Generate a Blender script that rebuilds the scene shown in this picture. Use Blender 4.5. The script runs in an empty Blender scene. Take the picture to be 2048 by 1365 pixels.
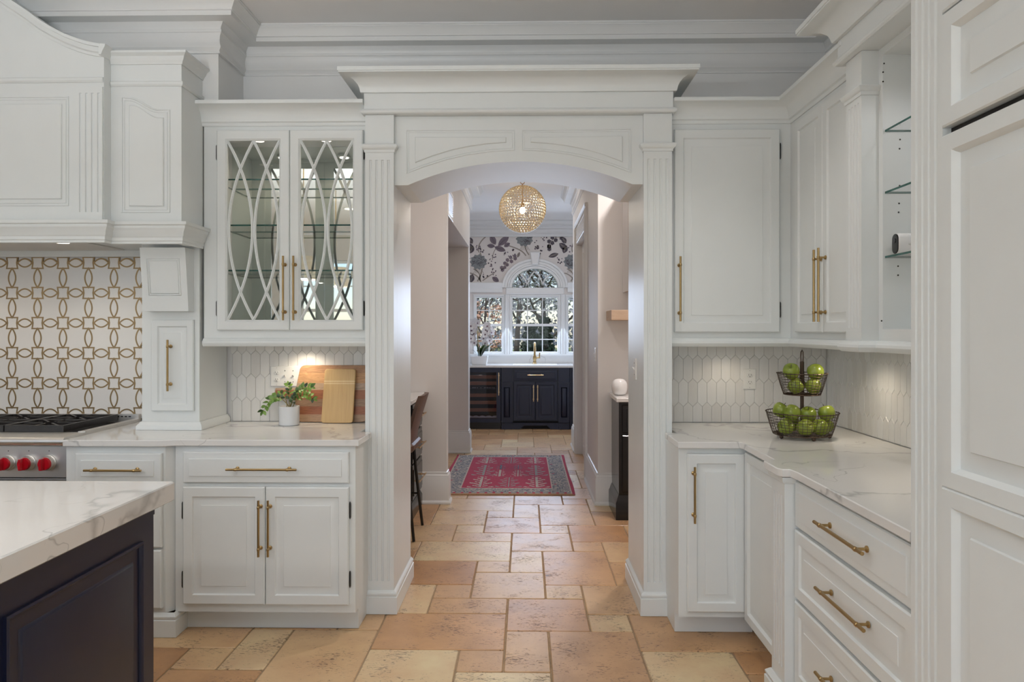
import bpy, bmesh, math, random
from mathutils import Vector
random.seed(7)
SC = bpy.context.scene
COL = SC.collection
PI = math.pi
# ------------------------------------------------------------------ camera, world, light, exposure
F_PX, EYE = 1440.0, 1.44                       # focal length in pixels of a 2048 wide frame, eye height
TH = math.atan(26 / 1440.0)                    # the camera is turned a touch to the left
CT, ST = math.cos(TH), math.sin(TH)
cam_data = bpy.data.cameras.new('camera')
cam_data.sensor_width = 36.0
cam_data.lens = F_PX / 2048 * 36
cam_data.shift_y = -22.5 / 2048
cam_data.clip_start = 0.05
cam = bpy.data.objects.new('camera', cam_data)
COL.objects.link(cam)
cam.location = (0, 0, EYE)
cam.rotation_euler = (PI / 2, 0, TH)
SC.camera = cam
SC.view_settings.view_transform = 'Standard'
SC.view_settings.look = 'None'
SC.view_settings.gamma = 1
SC.view_settings.use_curve_mapping = False
SC.view_settings.exposure = -1.18

world = bpy.data.worlds.new('sky')
SC.world = world
world.use_nodes = True
wn = world.node_tree
bg = wn.nodes['Background']
sky = wn.nodes.new('ShaderNodeTexSky')
sky.sky_type = 'NISHITA'
sky.sun_disc = False
sky.sun_elevation = math.radians(58)
sky.sun_rotation = math.radians(200)
sky.air_density = 1.0
sky.dust_density = 0.3
sky.ozone_density = 2.0
tint = wn.nodes.new('ShaderNodeMix')
tint.data_type = 'RGBA'; tint.blend_type = 'MULTIPLY'; tint.inputs[0].default_value = 1.0
tint.inputs[7].default_value = (.99, .97, 1.06, 1)
wn.links.new(sky.outputs[0], tint.inputs[6])
wn.links.new(tint.outputs[2], bg.inputs[0])
bg.inputs[1].default_value = 0.36

def add_light(name, kind, loc, rot, energy, color=(1, 1, 1), **kw):
    d = bpy.data.lights.new(name, kind)
    d.energy = energy
    d.color = color
    for k, v in kw.items():
        setattr(d, k, v)
    o = bpy.data.objects.new(name, d)
    COL.objects.link(o)
    o.location = loc
    o.rotation_euler = rot
    return o

add_light('sun', 'SUN', (0, -5, 8), (math.radians(48), 0, math.radians(-22)), 5.0, (1.0, .95, .86), angle=.009)
# daylight through the kitchen's rear and side windows and the far window of the hall
add_light('daylight_rear', 'AREA', (-.2, -3.25, 1.7), (math.radians(109), 0, 0), 104, (.80, .90, 1.0), shape='RECTANGLE', size=2.3, size_y=1.7)
add_light('daylight_side', 'AREA', (-4.45, 0, 1.5), (math.radians(93), 0, math.radians(-90)), 23, (.80, .90, 1.0), shape='RECTANGLE', size=1.8, size_y=1.4)
add_light('ceiling_fill', 'AREA', (-1.5, .5, 2.25), (math.radians(180), 0, 0), 150, (.88, .94, 1.0), shape='DISK', size=.5)  # added upward fill that brightens the ceiling, not a lamp of the room
add_light('daylight_hall', 'AREA', (.15, 10.93, 1.65), (math.radians(-66), 0, 0), 85, (.62, .76, 1.0), shape='RECTANGLE', size=1.7, size_y=1.1)
# recessed ceiling cans (their trims and lenses are built further down)
CANS = [(-2.6, 2.0), (-.75, 2.15), (.6, 2.75), (-2.6, .2), (-.6, .3), (-4.0, -1.7), (-2.4, -1.8), (-.6, -1.8)]
for cx_, cy_ in CANS:
    add_light('can_light', 'SPOT', (cx_, cy_, 3.075), (0, 0, 0), (160 if cy_ < -1 else (58 if cx_ > 0 else 34)), (1.0, .97, .93), spot_size=math.radians(105), spot_blend=.7, shadow_soft_size=.07)
HALL_CANS = [(-.05, 5.3), (-1.1, 5.1), (1.1, 5.1), (0, 9.4)]
for (cx_, cy_), he_ in zip(HALL_CANS, (8, 3, 62, 22)):
    add_light('hall_can_light', 'AREA', (cx_, cy_, 3.085), (0, 0, 0), he_, (1.0, .92, .88), shape='DISK', size=.14)

# ------------------------------------------------------------------ picture measurements -> places in the room
def WX(px, Y):
    a = (px - 1024) / F_PX
    return Y / (CT + a * ST) * (a * CT - ST)
def WZ(px, py, Y):
    a = (px - 1024) / F_PX
    return EYE + Y / (CT + a * ST) * (660 - py) / F_PX
def SY(px, X):
    a = (px - 1024) / F_PX
    return X / (a * CT - ST) * (CT + a * ST)
def SZ(px, py, X):
    a = (px - 1024) / F_PX
    return EYE + X / (a * CT - ST) * (660 - py) / F_PX

# ------------------------------------------------------------------ mesh builder
def TF(Y):
    return lambda p: (p[0], Y - p[2], p[1])      # faces the camera (-y)
def TB(Y):
    return lambda p: (p[0], Y + p[2], p[1])      # faces +y
def TR(X):
    return lambda p: (X - p[2], p[0], p[1])      # faces -x
def TL(X):
    return lambda p: (X + p[2], p[0], p[1])      # faces +x
def TU(Z):
    return lambda p: (p[0], p[1], Z + p[2])      # lies flat, faces up

def poly_offset(poly, d):
    """inward offset of a simple polygon given counter-clockwise"""
    n = len(poly)
    out = []
    for i in range(n):
        p0, p1, p2 = Vector(poly[i - 1]), Vector(poly[i]), Vector(poly[(i + 1) % n])
        e1, e2 = (p1 - p0).normalized(), (p2 - p1).normalized()
        n1, n2 = Vector((-e1.y, e1.x)), Vector((-e2.y, e2.x))
        k = 1 + n1.dot(n2)
        k = max(k, .25)
        out.append(tuple(p1 + (n1 + n2) * (d / k)))
    return out

class MB:
    def __init__(self, T=None):
        self.v, self.f, self.m = [], [], []
        self.T, self.mi = T, 0
    def add(self, vs, fs):
        b = len(self.v)
        self.v += [self.T(p) if self.T else tuple(p) for p in vs]
        self.f += [tuple(i + b for i in f) for f in fs]
        self.m += [self.mi] * len(fs)
        return self
    def box(self, x0, x1, y0, y1, z0, z1):
        return self.add([(x0, y0, z0), (x1, y0, z0), (x1, y1, z0), (x0, y1, z0), (x0, y0, z1), (x1, y0, z1), (x1, y1, z1), (x0, y1, z1)],
                        [(0, 3, 2, 1), (4, 5, 6, 7), (0, 1, 5, 4), (1, 2, 6, 5), (2, 3, 7, 6), (3, 0, 4, 7)])
    def loft(self, loops, cap0=True, cap1=True, closed=True):
        n = len(loops[0])
        vs = [p for l in loops for p in l]
        fs = []
        for k in range(len(loops) - 1):
            for i in range(n if closed else n - 1):
                j = (i + 1) % n
                fs.append((k * n + i, k * n + j, (k + 1) * n + j, (k + 1) * n + i))
        if cap0: fs.append(tuple(range(n))[::-1])
        if cap1: fs.append(tuple((len(loops) - 1) * n + i for i in range(n)))
        return self.add(vs, fs)
    def steps(self, poly, rings, cap0=True, cap1=True):
        """a moulded panel: rings are (inset, height) from the back outwards"""
        return self.loft([[(q[0], q[1], w) for q in (poly_offset(poly, d) if d else poly)] for d, w in rings], cap0, cap1)
    def rsteps(self, u0, u1, v0, v1, rings, cap0=True, cap1=True):
        return self.loft([[(u0 + d, v0 + d, w), (u1 - d, v0 + d, w), (u1 - d, v1 - d, w), (u0 + d, v1 - d, w)] for d, w in rings], cap0, cap1)
    def prism(self, poly, w0, w1, bev=0):
        if bev:
            return self.steps(poly, [(0, w0), (0, w1 - bev), (bev, w1)])
        return self.loft([[(q[0], q[1], w0) for q in poly], [(q[0], q[1], w1) for q in poly]])
    def tube(self, pts, r, n=8, closed=False, caps=True):
        pts = [Vector(p) for p in pts]
        N = len(pts)
        rs = r if isinstance(r, (list, tuple)) else [r] * N
        loops, ref = [], None
        for i in range(N):
            if closed: d = pts[(i + 1) % N] - pts[i - 1]
            else: d = pts[min(i + 1, N - 1)] - pts[max(i - 1, 0)]
            d.normalize()
            if ref is None:
                ref = Vector((0, 0, 1)) if abs(d.z) < .9 else Vector((1, 0, 0))
            a = d.cross(ref)
            if a.length < 1e-5: a = d.cross(Vector((1, .3, .2)))
            a.normalize()
            b = d.cross(a).normalized()
            ref = -b if b.dot(ref) < 0 else b
            ref = a.cross(d).normalized() if a.cross(d).dot(ref) > 0 else -a.cross(d).normalized()
            a = d.cross(ref).normalized()
            loops.append([tuple(pts[i] + (a * math.cos(t) + ref * math.sin(t)) * rs[i]) for t in [2 * PI * k / n for k in range(n)]])
        if closed:
            loops.append(loops[0])
        return self.loft(loops, caps and not closed, caps and not closed)
    def lathe(self, prof, c=(0, 0, 0), n=24, axis='z', cap0=True, cap1=True, sx=1, sy=1):
        loops = []
        for r, h in prof:
            l = []
            for k in range(n):
                a = 2 * PI * k / n
                p = (r * math.cos(a) * sx, r * math.sin(a) * sy, h)
                if axis == 'y': p = (p[0], -p[2], p[1])
                if axis == 'x': p = (p[2], p[0], p[1])
                l.append((c[0] + p[0], c[1] + p[1], c[2] + p[2]))
            loops.append(l)
        return self.loft(loops, cap0, cap1)
    def sphere(self, c, r, nu=12, nv=8, s=(1, 1, 1)):
        prof = [(r * math.sin(PI * k / nv), -r * math.cos(PI * k / nv)) for k in range(1, nv)]
        loops = [[(c[0] + q * math.cos(2 * PI * k / nu) * s[0], c[1] + q * math.sin(2 * PI * k / nu) * s[1], c[2] + h * s[2]) for k in range(nu)] for q, h in prof]
        self.loft(loops, False, False)
        b = [(c[0], c[1], c[2] - r * s[2])] + loops[0]
        self.add(b, [(0, 1 + (k + 1) % nu, 1 + k) for k in range(nu)])
        b = [(c[0], c[1], c[2] + r * s[2])] + loops[-1]
        return self.add(b, [(0, 1 + k, 1 + (k + 1) % nu) for k in range(nu)])
    def sweep(self, path, prof, closed=False):
        """mitred moulding: profile (offset to the right of the path, z) along a plan path"""
        P = [Vector(p) for p in path]
        n = len(P)
        def nrm(i, j):
            d = (P[j] - P[i]).normalized()
            return Vector((d.y, -d.x))
        loops = []
        for i in range(n):
            if closed: a, b = nrm(i - 1, i), nrm(i, (i + 1) % n)
            else:
                a = nrm(i - 1, i) if i else nrm(0, 1)
                b = nrm(i, i + 1) if i < n - 1 else nrm(n - 2, n - 1)
            m = (a + b) / (1 + a.dot(b))
            loops.append([(P[i].x + m.x * o, P[i].y + m.y * o, z) for o, z in prof])
        if closed: loops.append(loops[0])
        return self.loft(loops, not closed, not closed)
    def bounds(self):
        xs, ys, zs = zip(*self.v)
        return min(xs), max(xs), min(ys), max(ys), min(zs), max(zs)
    def build(self, name, mat, parent=None, bevel=0, smooth=32, seg=1):
        me = bpy.data.meshes.new(name)
        x0, x1, y0, y1, z0, z1 = self.bounds()
        org = Vector(parent_origin(parent)) if parent else Vector(((x0 + x1) / 2, (y0 + y1) / 2, z0))
        me.from_pydata([tuple(Vector(p) - org) for p in self.v], [], self.f)
        mats = mat if isinstance(mat, (list, tuple)) else [mat]
        for q in mats: me.materials.append(q)
        me.polygons.foreach_set('material_index', self.m)
        bm = bmesh.new()
        bm.from_mesh(me)
        bmesh.ops.remove_doubles(bm, verts=bm.verts, dist=1e-6)
        bmesh.ops.recalc_face_normals(bm, faces=bm.faces)
        if bevel:
            es = [e for e in bm.edges if len(e.link_faces) == 2 and e.calc_face_angle(0) > math.radians(40)]
            bmesh.ops.bevel(bm, geom=es, offset=bevel, segments=seg, affect='EDGES', profile=.5, clamp_overlap=True)
        bm.to_mesh(me)
        bm.free()
        if smooth:
            me.polygons.foreach_set('use_smooth', [True] * len(me.polygons))
            me.set_sharp_from_angle(angle=math.radians(smooth))
        o = bpy.data.objects.new(name, me)
        COL.objects.link(o)
        if parent: o.parent = parent
        else: o.location = org
        return o

def parent_origin(o):
    p = Vector((0, 0, 0))
    while o:
        p += o.location
        o = o.parent
    return p
def tag(o, label=None, cat=None, group=None, kind=None):
    if label: o['label'] = label
    if cat: o['category'] = cat
    if group: o['group'] = group
    if kind: o['kind'] = kind
    return o
def thing(name, loc, label, cat, group=None):
    o = bpy.data.objects.new(name, None)
    COL.objects.link(o)
    o.location = loc
    o.empty_display_size = .1
    return tag(o, label, cat, group)
def kids(o): return [c for c in bpy.data.objects if c.parent is o]
def copy_tree(o, kidmap=None, parent=None, loc=None):
    c = o.copy()
    COL.objects.link(c)
    if parent: c.parent = parent
    if loc is not None: c.location = loc
    for ch in (kidmap[o] if kidmap else kids(o)):
        copy_tree(ch, None, c)
    return c

# ------------------------------------------------------------------ materials
def lin(h):
    h = h.lstrip('#')
    return tuple(((int(h[i:i + 2], 16) / 255 + .055) / 1.055) ** 2.4 if int(h[i:i + 2], 16) > 10 else int(h[i:i + 2], 16) / 255 / 12.92 for i in (0, 2, 4)) + (1,)
class NT:
    def __init__(self, name):
        self.mat = bpy.data.materials.new(name)
        self.mat.use_nodes = True
        self.t = self.mat.node_tree
        self.b = self.t.nodes['Principled BSDF']
        self.out = self.t.nodes['Material Output']
    def n(self, typ, **kw):
        x = self.t.nodes.new(typ)
        for k, v in kw.items():
            if k.startswith('i_'): x.inputs[k[2:].replace('_', ' ')].default_value = v
            elif k.startswith('n_'): x.inputs[int(k[2:])].default_value = v
            else: setattr(x, k, v)
        return x
    def l(self, a, b): self.t.links.new(a, b)
    def coord(self, scale=(1, 1, 1), rot=(0, 0, 0), obj=True, rnd=False):
        tc = self.n('ShaderNodeTexCoord')
        mp = self.n('ShaderNodeMapping')
        mp.inputs['Scale'].default_value = scale
        mp.inputs['Rotation'].default_value = rot
        self.l(tc.outputs['Object' if obj else 'Generated'], mp.inputs['Vector'])
        if rnd:
            oi = self.n('ShaderNodeObjectInfo')
            m = self.n('ShaderNodeVectorMath', operation='MULTIPLY_ADD')
            m.inputs[1].default_value = (37, 53, 71)
            self.l(oi.outputs['Random'], m.inputs[0])
            self.l(mp.outputs[0], m.inputs[2])
            return m.outputs[0]
        return mp.outputs[0]
    def ramp(self, fac, stops, interp='LINEAR'):
        r = self.n('ShaderNodeValToRGB')
        r.color_ramp.interpolation = interp
        e = r.color_ramp.elements
        while len(e) < len(stops): e.new(.5)
        for k, (p, c) in enumerate(stops):
            e[k].position = p
            e[k].color = c if len(c) == 4 else tuple(c) + (1,)
        self.l(fac, r.inputs[0])
        return r.outputs[0]
    def noise(self, vec, scale, detail=3, rough=.5, dist=0):
        x = self.n('ShaderNodeTexNoise', i_Scale=scale, i_Detail=detail, i_Roughness=rough, i_Distortion=dist)
        if vec: self.l(vec, x.inputs['Vector'])
        return x.outputs['Fac']
    def mix(self, fac, a, b, mode='MIX'):
        x = self.n('ShaderNodeMix', data_type='RGBA', blend_type=mode)
        for s, v in ((x.inputs[0], fac), (x.inputs[6], a), (x.inputs[7], b)):
            if isinstance(v, (int, float)): s.default_value = v
            elif isinstance(v, tuple): s.default_value = v
            else: self.l(v, s)
        return x.outputs[2]
    def bump(self, h, strength=.2, dist=.01):
        x = self.n('ShaderNodeBump', i_Strength=strength, i_Distance=dist)
        self.l(h, x.inputs['Height'])
        self.l(x.outputs[0], self.b.inputs['Normal'])
    def set(self, color=None, rough=None, metal=None, **kw):
        if color is not None:
            if isinstance(color, tuple): self.b.inputs['Base Color'].default_value = color
            else: self.l(color, self.b.inputs['Base Color'])
        if rough is not None:
            if isinstance(rough, (int, float)): self.b.inputs['Roughness'].default_value = rough
            else: self.l(rough, self.b.inputs['Roughness'])
        if metal is not None: self.b.inputs['Metallic'].default_value = metal
        for k, v in kw.items(): self.b.inputs[k.replace('_', ' ')].default_value = v
        return self.mat

def paint(name, c, rough=.4, mott=.03, scale=6, bump=.0):
    m = NT(name)
    v = m.coord()
    n = m.noise(v, scale, 3)
    d = tuple(x * (1 - mott) for x in c[:3]) + (1,)
    u = tuple(min(1, x * (1 + mott)) for x in c[:3]) + (1,)
    m.set(m.ramp(n, [(.3, d), (.7, u)]), rough)
    if bump:
        m.bump(m.noise(v, 160, 2), bump, .002)
    return m.mat
def metal(name, c, rough=.3, brush=0):
    m = NT(name)
    v = m.coord((1, 1, 1))
    n = m.noise(v, 6, 2)
    r = m.n('ShaderNodeMapRange')
    m.l(n, r.inputs[0])
    r.inputs[3].default_value = rough * .92
    r.inputs[4].default_value = rough * 1.08
    m.set(c, r.outputs[0], 1.0)
    return m.mat
def pane(name, tint=(1, 1, 1, 1), refl=.09):
    m = NT(name)
    tr = m.n('ShaderNodeBsdfTransparent')
    tr.inputs[0].default_value = tint
    gl = m.n('ShaderNodeBsdfGlossy')
    gl.inputs['Roughness'].default_value = .01
    fr = m.n('ShaderNodeFresnel')
    fr.inputs[0].default_value = 1 + refl * 4
    mx = m.n('ShaderNodeMixShader')
    ge = m.n('ShaderNodeNewGeometry')
    fm = m.n('ShaderNodeMath', operation='MULTIPLY_ADD')      # no reflection on the way out of the thin sheet
    m.l(ge.outputs['Backfacing'], fm.inputs[0]); fm.inputs[1].default_value = -1.0; fm.inputs[2].default_value = 1.0
    fx_ = m.n('ShaderNodeMath', operation='MULTIPLY')
    m.l(fm.outputs[0], fx_.inputs[0]); m.l(fr.outputs[0], fx_.inputs[1])
    m.l(fx_.outputs[0], mx.inputs[0])
    m.l(tr.outputs[0], mx.inputs[1])
    m.l(gl.outputs[0], mx.inputs[2])
    m.l(mx.outputs[0], m.out.inputs[0])
    return m.mat
def emit(name, c, s):
    m = NT(name)
    e = m.n('ShaderNodeEmission')
    e.inputs[0].default_value = c
    e.inputs[1].default_value = s
    m.l(e.outputs[0], m.out.inputs[0])
    return m.mat
def veined(name, base, vein, scale=1.0, amount=.5, rough=.12):
    m = NT(name)
    v = m.coord((1, .72, 1.0), (0, 0, .5))
    w = m.noise(v, 1.6 * scale, 5, .6)
    ws = m.n('ShaderNodeVectorMath', operation='MULTIPLY_ADD')
    m.l(w, ws.inputs[0]); ws.inputs[1].default_value = (.55, .55, .3); m.l(v, ws.inputs[2])
    n1 = m.noise(ws.outputs[0], 1.15 * scale, 2, .45)
    n2 = m.noise(ws.outputs[0], 3.1 * scale, 2, .5)
    def band(n, lo, hi, w_):
        a = m.n('ShaderNodeMath', operation='SUBTRACT'); m.l(n, a.inputs[0]); a.inputs[1].default_value = lo
        b = m.n('ShaderNodeMath', operation='ABSOLUTE'); m.l(a.outputs[0], b.inputs[0])
        return m.ramp(b.outputs[0], [(0, (1, 1, 1, 1)), (w_ * .45, (.55, .55, .55, 1)), (w_, (0, 0, 0, 1))])
    b1 = band(n1, .54, 0, .009)
    b2 = band(n2, .41, 0, .006)
    patch = m.ramp(m.noise(v, 2.3 * scale, 2), [(.45, (0, 0, 0, 1)), (.62, (1, 1, 1, 1))])
    b2m = m.mix(1.0, b2, patch, 'MULTIPLY')
    tot = m.mix(1.0, b1, b2m, 'LIGHTEN')
    k = m.mix(1.0, tot, (amount,) * 3 + (1,), 'MULTIPLY')
    cloud = m.ramp(m.noise(v, 2.0 * scale, 4), [(.35, tuple(x * .965 for x in base[:3]) + (1,)), (.65, base)])
    m.set(m.mix(k, cloud, vein), rough)
    return m.mat
def wood(name, c1, c2, scale=8, axis=(1, 8, 8), rough=.4, rnd=False):
    m = NT(name)
    v = m.coord(axis, rnd=rnd)
    n = m.noise(v, scale, 5, .6, .6)
    m.set(m.ramp(n, [(.25, c1), (.75, c2)]), rough)
    return m.mat

M = {}
M['white'] = paint('white cabinet paint', (.785, .81, .80, 1), .34, .012)
M['trim'] = paint('white trim paint', (.80, .80, .785, 1), .36, .012)
M['wall'] = paint('warm white wall paint', (.77, .75, .73, 1), .6, .015, 3, .05)
M['ceiling'] = paint('ceiling paint', (.88, .865, .85, 1), .75, .012, 3)
M['navy'] = paint('navy cabinet paint', lin('#131830'), .34, .06)
M['black'] = paint('black lacquer', (.008, .008, .009, 1), .2, .1)
M['iron'] = paint('black cast iron', (.022, .019, .018, 1), .36, .2, 60, .2)
M['hinge'] = paint('black iron hinge', (.01, .01, .01, 1), .4, .1)
M['brass'] = metal('aged brass', (.40, .275, .125, 1), .33)
M['gold'] = metal('bright brass', (.74, .53, .31, 1), .28)
M['steel'] = metal('brushed stainless steel', (.70, .68, .65, 1), .42)
M['bronze'] = metal('dark bronze wire', (.10, .07, .055, 1), .45)
M['red'] = paint('red enamel', (.42, .006, .014, 1), .16, .06)
M['dark'] = paint('dark recess', (.012, .01, .009, 1), .7, .1)
M['plate'] = paint('white plastic', (.83, .82, .79, 1), .3, .01)
M['slot'] = paint('dark slot', (.03, .028, .025, 1), .6, .1)
M['ceramic'] = paint('white glazed ceramic', (.82, .81, .80, 1), .22, .01)
M['potwhite'] = paint('matt white ceramic', (.77, .77, .77, 1), .5, .02)
M['soil'] = paint('dark soil', (.05, .032, .02, 1), .9, .3, 80, .4)
M['bark'] = paint('tree bark', (.09, .07, .058, 1), .9, .3, 20)
M['quartz'] = veined('white quartz with grey veins', (.80, .785, .76, 1), (.36, .355, .345, 1), 1.15, .6, .08)
M['marble'] = veined('white marble', (.80, .785, .76, 1), (.62, .60, .57, 1), 5, .5, .22)
M['field'] = paint('polished white stone', (.78, .76, .735, 1), .2, .03, 5)
M['inlay'] = metal('brass inlay', (.30, .21, .11, 1), .42)
M['glass'] = pane('clear glass')
M['glasspane'] = pane('window glass', (.97, .985, .98, 1), .06)
M['darkglass'] = pane('smoked glass', (.72, .70, .74, 1), .14)
M['crystal'] = pane('cut crystal', (.97, .97, .96, 1), .14)
M['palegold'] = metal('pale gold wire', (.85, .70, .45, 1), .3)
M['mirror'] = metal('mirror', (.80, .86, .83, 1), .015)
M['glassedge'] = paint('green glass edge', (.015, .09, .075, 1), .15, .1)
M['leather'] = paint('brown leather', (.115, .062, .042, 1), .42, .1, 20, .1)
M['bulb'] = emit('lit bulb', (1.0, .90, .76, 1), 16)
M['shade'] = paint('cream lamp shade', (.78, .66, .5, 1), .8, .05)
M['lens'] = emit('lit lamp lens', (1.0, .90, .76, 1), 9)
M['grout'] = paint('grout', (.33, .23, .14, 1), .9, .15, 30)
M['grey_grout'] = paint('pale grout', (.72, .70, .67, 1), .85, .05, 30)

def travertine():
    m = NT('honed travertine')
    v = m.coord((1, 1, 1), rnd=True)
    oi = m.n('ShaderNodeObjectInfo')
    base = m.ramp(oi.outputs['Random'], [(0, lin('#b3865c')), (.2, lin('#cba57b')), (.42, lin('#dcc49c')), (.6, lin('#bd946b')), (.8, lin('#d3b58c')), (1, lin('#b68c66'))])
    cl = m.noise(v, 5, 5, .6)
    c = m.mix(.55, base, m.ramp(cl, [(.3, (.36, .34, .32, 1)), (.7, (.66, .65, .64, 1))]), 'OVERLAY')
    vs = m.coord((1.0, 2.6, 1), rnd=True)
    p = m.noise(vs, 48, 5, .66, .7)
    am = m.noise(v, 6, 2)
    th = m.n('ShaderNodeMath', operation='MULTIPLY_ADD'); m.l(am, th.inputs[0]); th.inputs[1].default_value = .42; th.inputs[2].default_value = -.21
    ad = m.n('ShaderNodeMath', operation='ADD'); m.l(p, ad.inputs[0]); m.l(th.outputs[0], ad.inputs[1])
    pit = m.ramp(ad.outputs[0], [(.33, (1, 1, 1, 1)), (.41, (0, 0, 0, 1))])
    c2 = m.mix(m.mix(1.0, pit, (.78, .78, .78, 1), 'MULTIPLY'), c, lin('#5a3b22'))
    r = m.n('ShaderNodeMapRange'); m.l(cl, r.inputs[0]); r.inputs[3].default_value = .24; r.inputs[4].default_value = .42
    inv = m.n('ShaderNodeMath', operation='SUBTRACT'); inv.inputs[0].default_value = 1.0; m.l(pit, inv.inputs[1])
    m.bump(inv.outputs[0], .45, .003)
    return m.set(c2, r.outputs[0])
M['travertine'] = travertine()
def picket():
    m = NT('white stone picket tile')
    oi = m.n('ShaderNodeObjectInfo')
    v = m.coord((7, 7, 1.4), rnd=True)
    n = m.noise(v, 6, 4, .6, .4)
    b = m.ramp(oi.outputs['Random'], [(0, (.74, .72, .69, 1)), (.5, (.79, .775, .75, 1)), (1, (.82, .81, .79, 1))])
    return m.set(m.mix(.35, b, m.ramp(n, [(.35, (.44, .44, .43, 1)), (.65, (.58, .58, .58, 1))]), 'OVERLAY'), .28)
M['picket'] = picket()
def board_wood():
    m = NT('striped mango wood')
    tc = m.n('ShaderNodeTexCoord')
    sp = m.n('ShaderNodeSeparateXYZ'); m.l(tc.outputs['Generated'], sp.inputs[0])
    z = sp.outputs['Z']
    st = m.ramp(z, [(0, lin('#a48468')), (.13, lin('#90583a')), (.27, lin('#927258')), (.40, lin('#99603f')), (.56, lin('#b59a80')), (.68, lin('#c29568')), (.86, lin('#b08560'))], 'CONSTANT')
    v = m.coord((3, 3, 22))
    n = m.noise(v, 5, 6, .65, 1.2)
    return m.set(m.mix(.75, st, m.ramp(n, [(.3, (.27, .25, .24, 1)), (.7, (.66, .66, .66, 1))]), 'OVERLAY'), .42)
M['mango'] = board_wood()
def bamboo():
    m = NT('bamboo')
    tc = m.n('ShaderNodeTexCoord')
    sp = m.n('ShaderNodeSeparateXYZ'); m.l(tc.outputs['Generated'], sp.inputs[0])
    b, p = lin('#c8a672'), lin('#dcc494')
    st = m.ramp(sp.outputs['Z'], [(0, b), (.715, p), (.735, b), (.755, p), (.78, b)], 'CONSTANT')
    v = m.coord((40, 10, 2.5))
    n = m.noise(v, 3, 4, .6, .3)
    return m.set(m.mix(.5, st, m.ramp(n, [(.3, (.42, .41, .40, 1)), (.7, (.57, .57, .57, 1))]), 'OVERLAY'), .4)
M['bamboo'] = bamboo()
M['paleoak'] = wood('pale oak', lin('#b79a80'), lin('#cfb69c'), 5, (1, 10, 10), .5)
M['shelfwood'] = wood('beech rack', lin('#a06a48'), lin('#bf865c'), 5, (1, 10, 10), .5)
def leafmat(name, a, b, rough=.4):
    m = NT(name)
    oi = m.n('ShaderNodeObjectInfo')
    v = m.coord(rnd=True)
    return m.set(m.ramp(m.noise(v, 9, 3), [(.3, a), (.7, b)]), rough)
M['leaf'] = leafmat('green leaf', lin('#3f6124'), lin('#7fa045'))
M['darkleaf'] = leafmat('dark green leaf', lin('#1d3016'), lin('#3c5a24'), .3)
M['stem'] = paint('plant stem', lin('#8a7a4c'), .6, .1)
M['petal'] = paint('white petal', (.85, .83, .83, 1), .5, .03)
M['petalheart'] = paint('petal heart', lin('#6c4a5a'), .5, .1)
def applemat():
    m = NT('green apple skin')
    v = m.coord(rnd=True)
    n = m.noise(v, 14, 3)
    c = m.ramp(n, [(.3, lin('#6f7f26')), (.6, lin('#8a973a')), (.8, lin('#a4ab58'))])
    return m.set(c, .24)
M['apple'] = applemat()
M['lawn'] = paint('autumn lawn', lin('#9aa05a'), .9, .25, 4)
M['needle'] = leafmat('evergreen needles', (.012, .028, .018, 1), (.035, .06, .035, 1), .7)
M['autumn'] = leafmat('autumn leaves', lin('#c9917c'), lin('#ebc4a8'), .7)
M['greyleaf'] = leafmat('dull grey leaves', lin('#8d8f93'), lin('#c3c1c4'), .7)
M['paleleaf'] = leafmat('yellow green leaves', lin('#8c963c'), lin('#c9c877'), .7)
M['rugred'] = paint('red wool', lin('#ad3c56'), .95, .12, 60, .3)
M['ruggrey'] = paint('grey wool', lin('#94918f'), .95, .18, 60, .3)
M['rugpale'] = paint('pale wool', lin('#c2b5ac'), .95, .12, 60, .3)
M['rugblue'] = paint('slate blue wool', lin('#5d6578'), .95, .12, 60, .3)
M['rugtan'] = paint('tan wool', lin('#b08a68'), .95, .12, 60, .3)
M['paper'] = paint('ivory wallpaper', (.76, .71, .67, 1), .75, .01)
M['print_dark'] = paint('charcoal print', lin('#5a535a'), .75, .2, 70)
M['print_teal'] = paint('teal grey print', lin('#868b8c'), .75, .2, 70)
M['print_stem'] = paint('taupe print', lin('#a0968c'), .75, .1, 70)
M['print_plum'] = paint('plum grey print', lin('#7d7078'), .75, .2, 70)
# ------------------------------------------------------------------ main planes of the place
YW, YU, YA = 4.03, 3.70, 3.645       # kitchen end wall, upper cabinet fronts, arch pilaster fronts
XR = 1.68                            # right wall
CEIL = 3.103
HL, HR = -.65, .60                   # hall side walls
YP = 5.955                           # piers where the hall begins
YF = 11.05                           # far wall with the arched window

def struct(mb, name, mat, parent=None, bevel=0, smooth=32):
    o = mb.build(name, mat, parent, bevel, smooth)
    if not parent: o['kind'] = 'structure'
    return o
def wallbox(name, *boxes, mat=None):
    m = MB()
    for b in boxes: m.box(*b)
    return struct(m, name, mat or M['wall'])

ceiling = wallbox('ceiling', (-4.7, 1.82, -3.5, 11.2, CEIL, CEIL + .1), mat=M['ceiling'])
floor = MB().box(-4.7, 1.82, -3.5, 11.2, -.10, -.006)
floor = struct(floor, 'floor', M['grout'])

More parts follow.
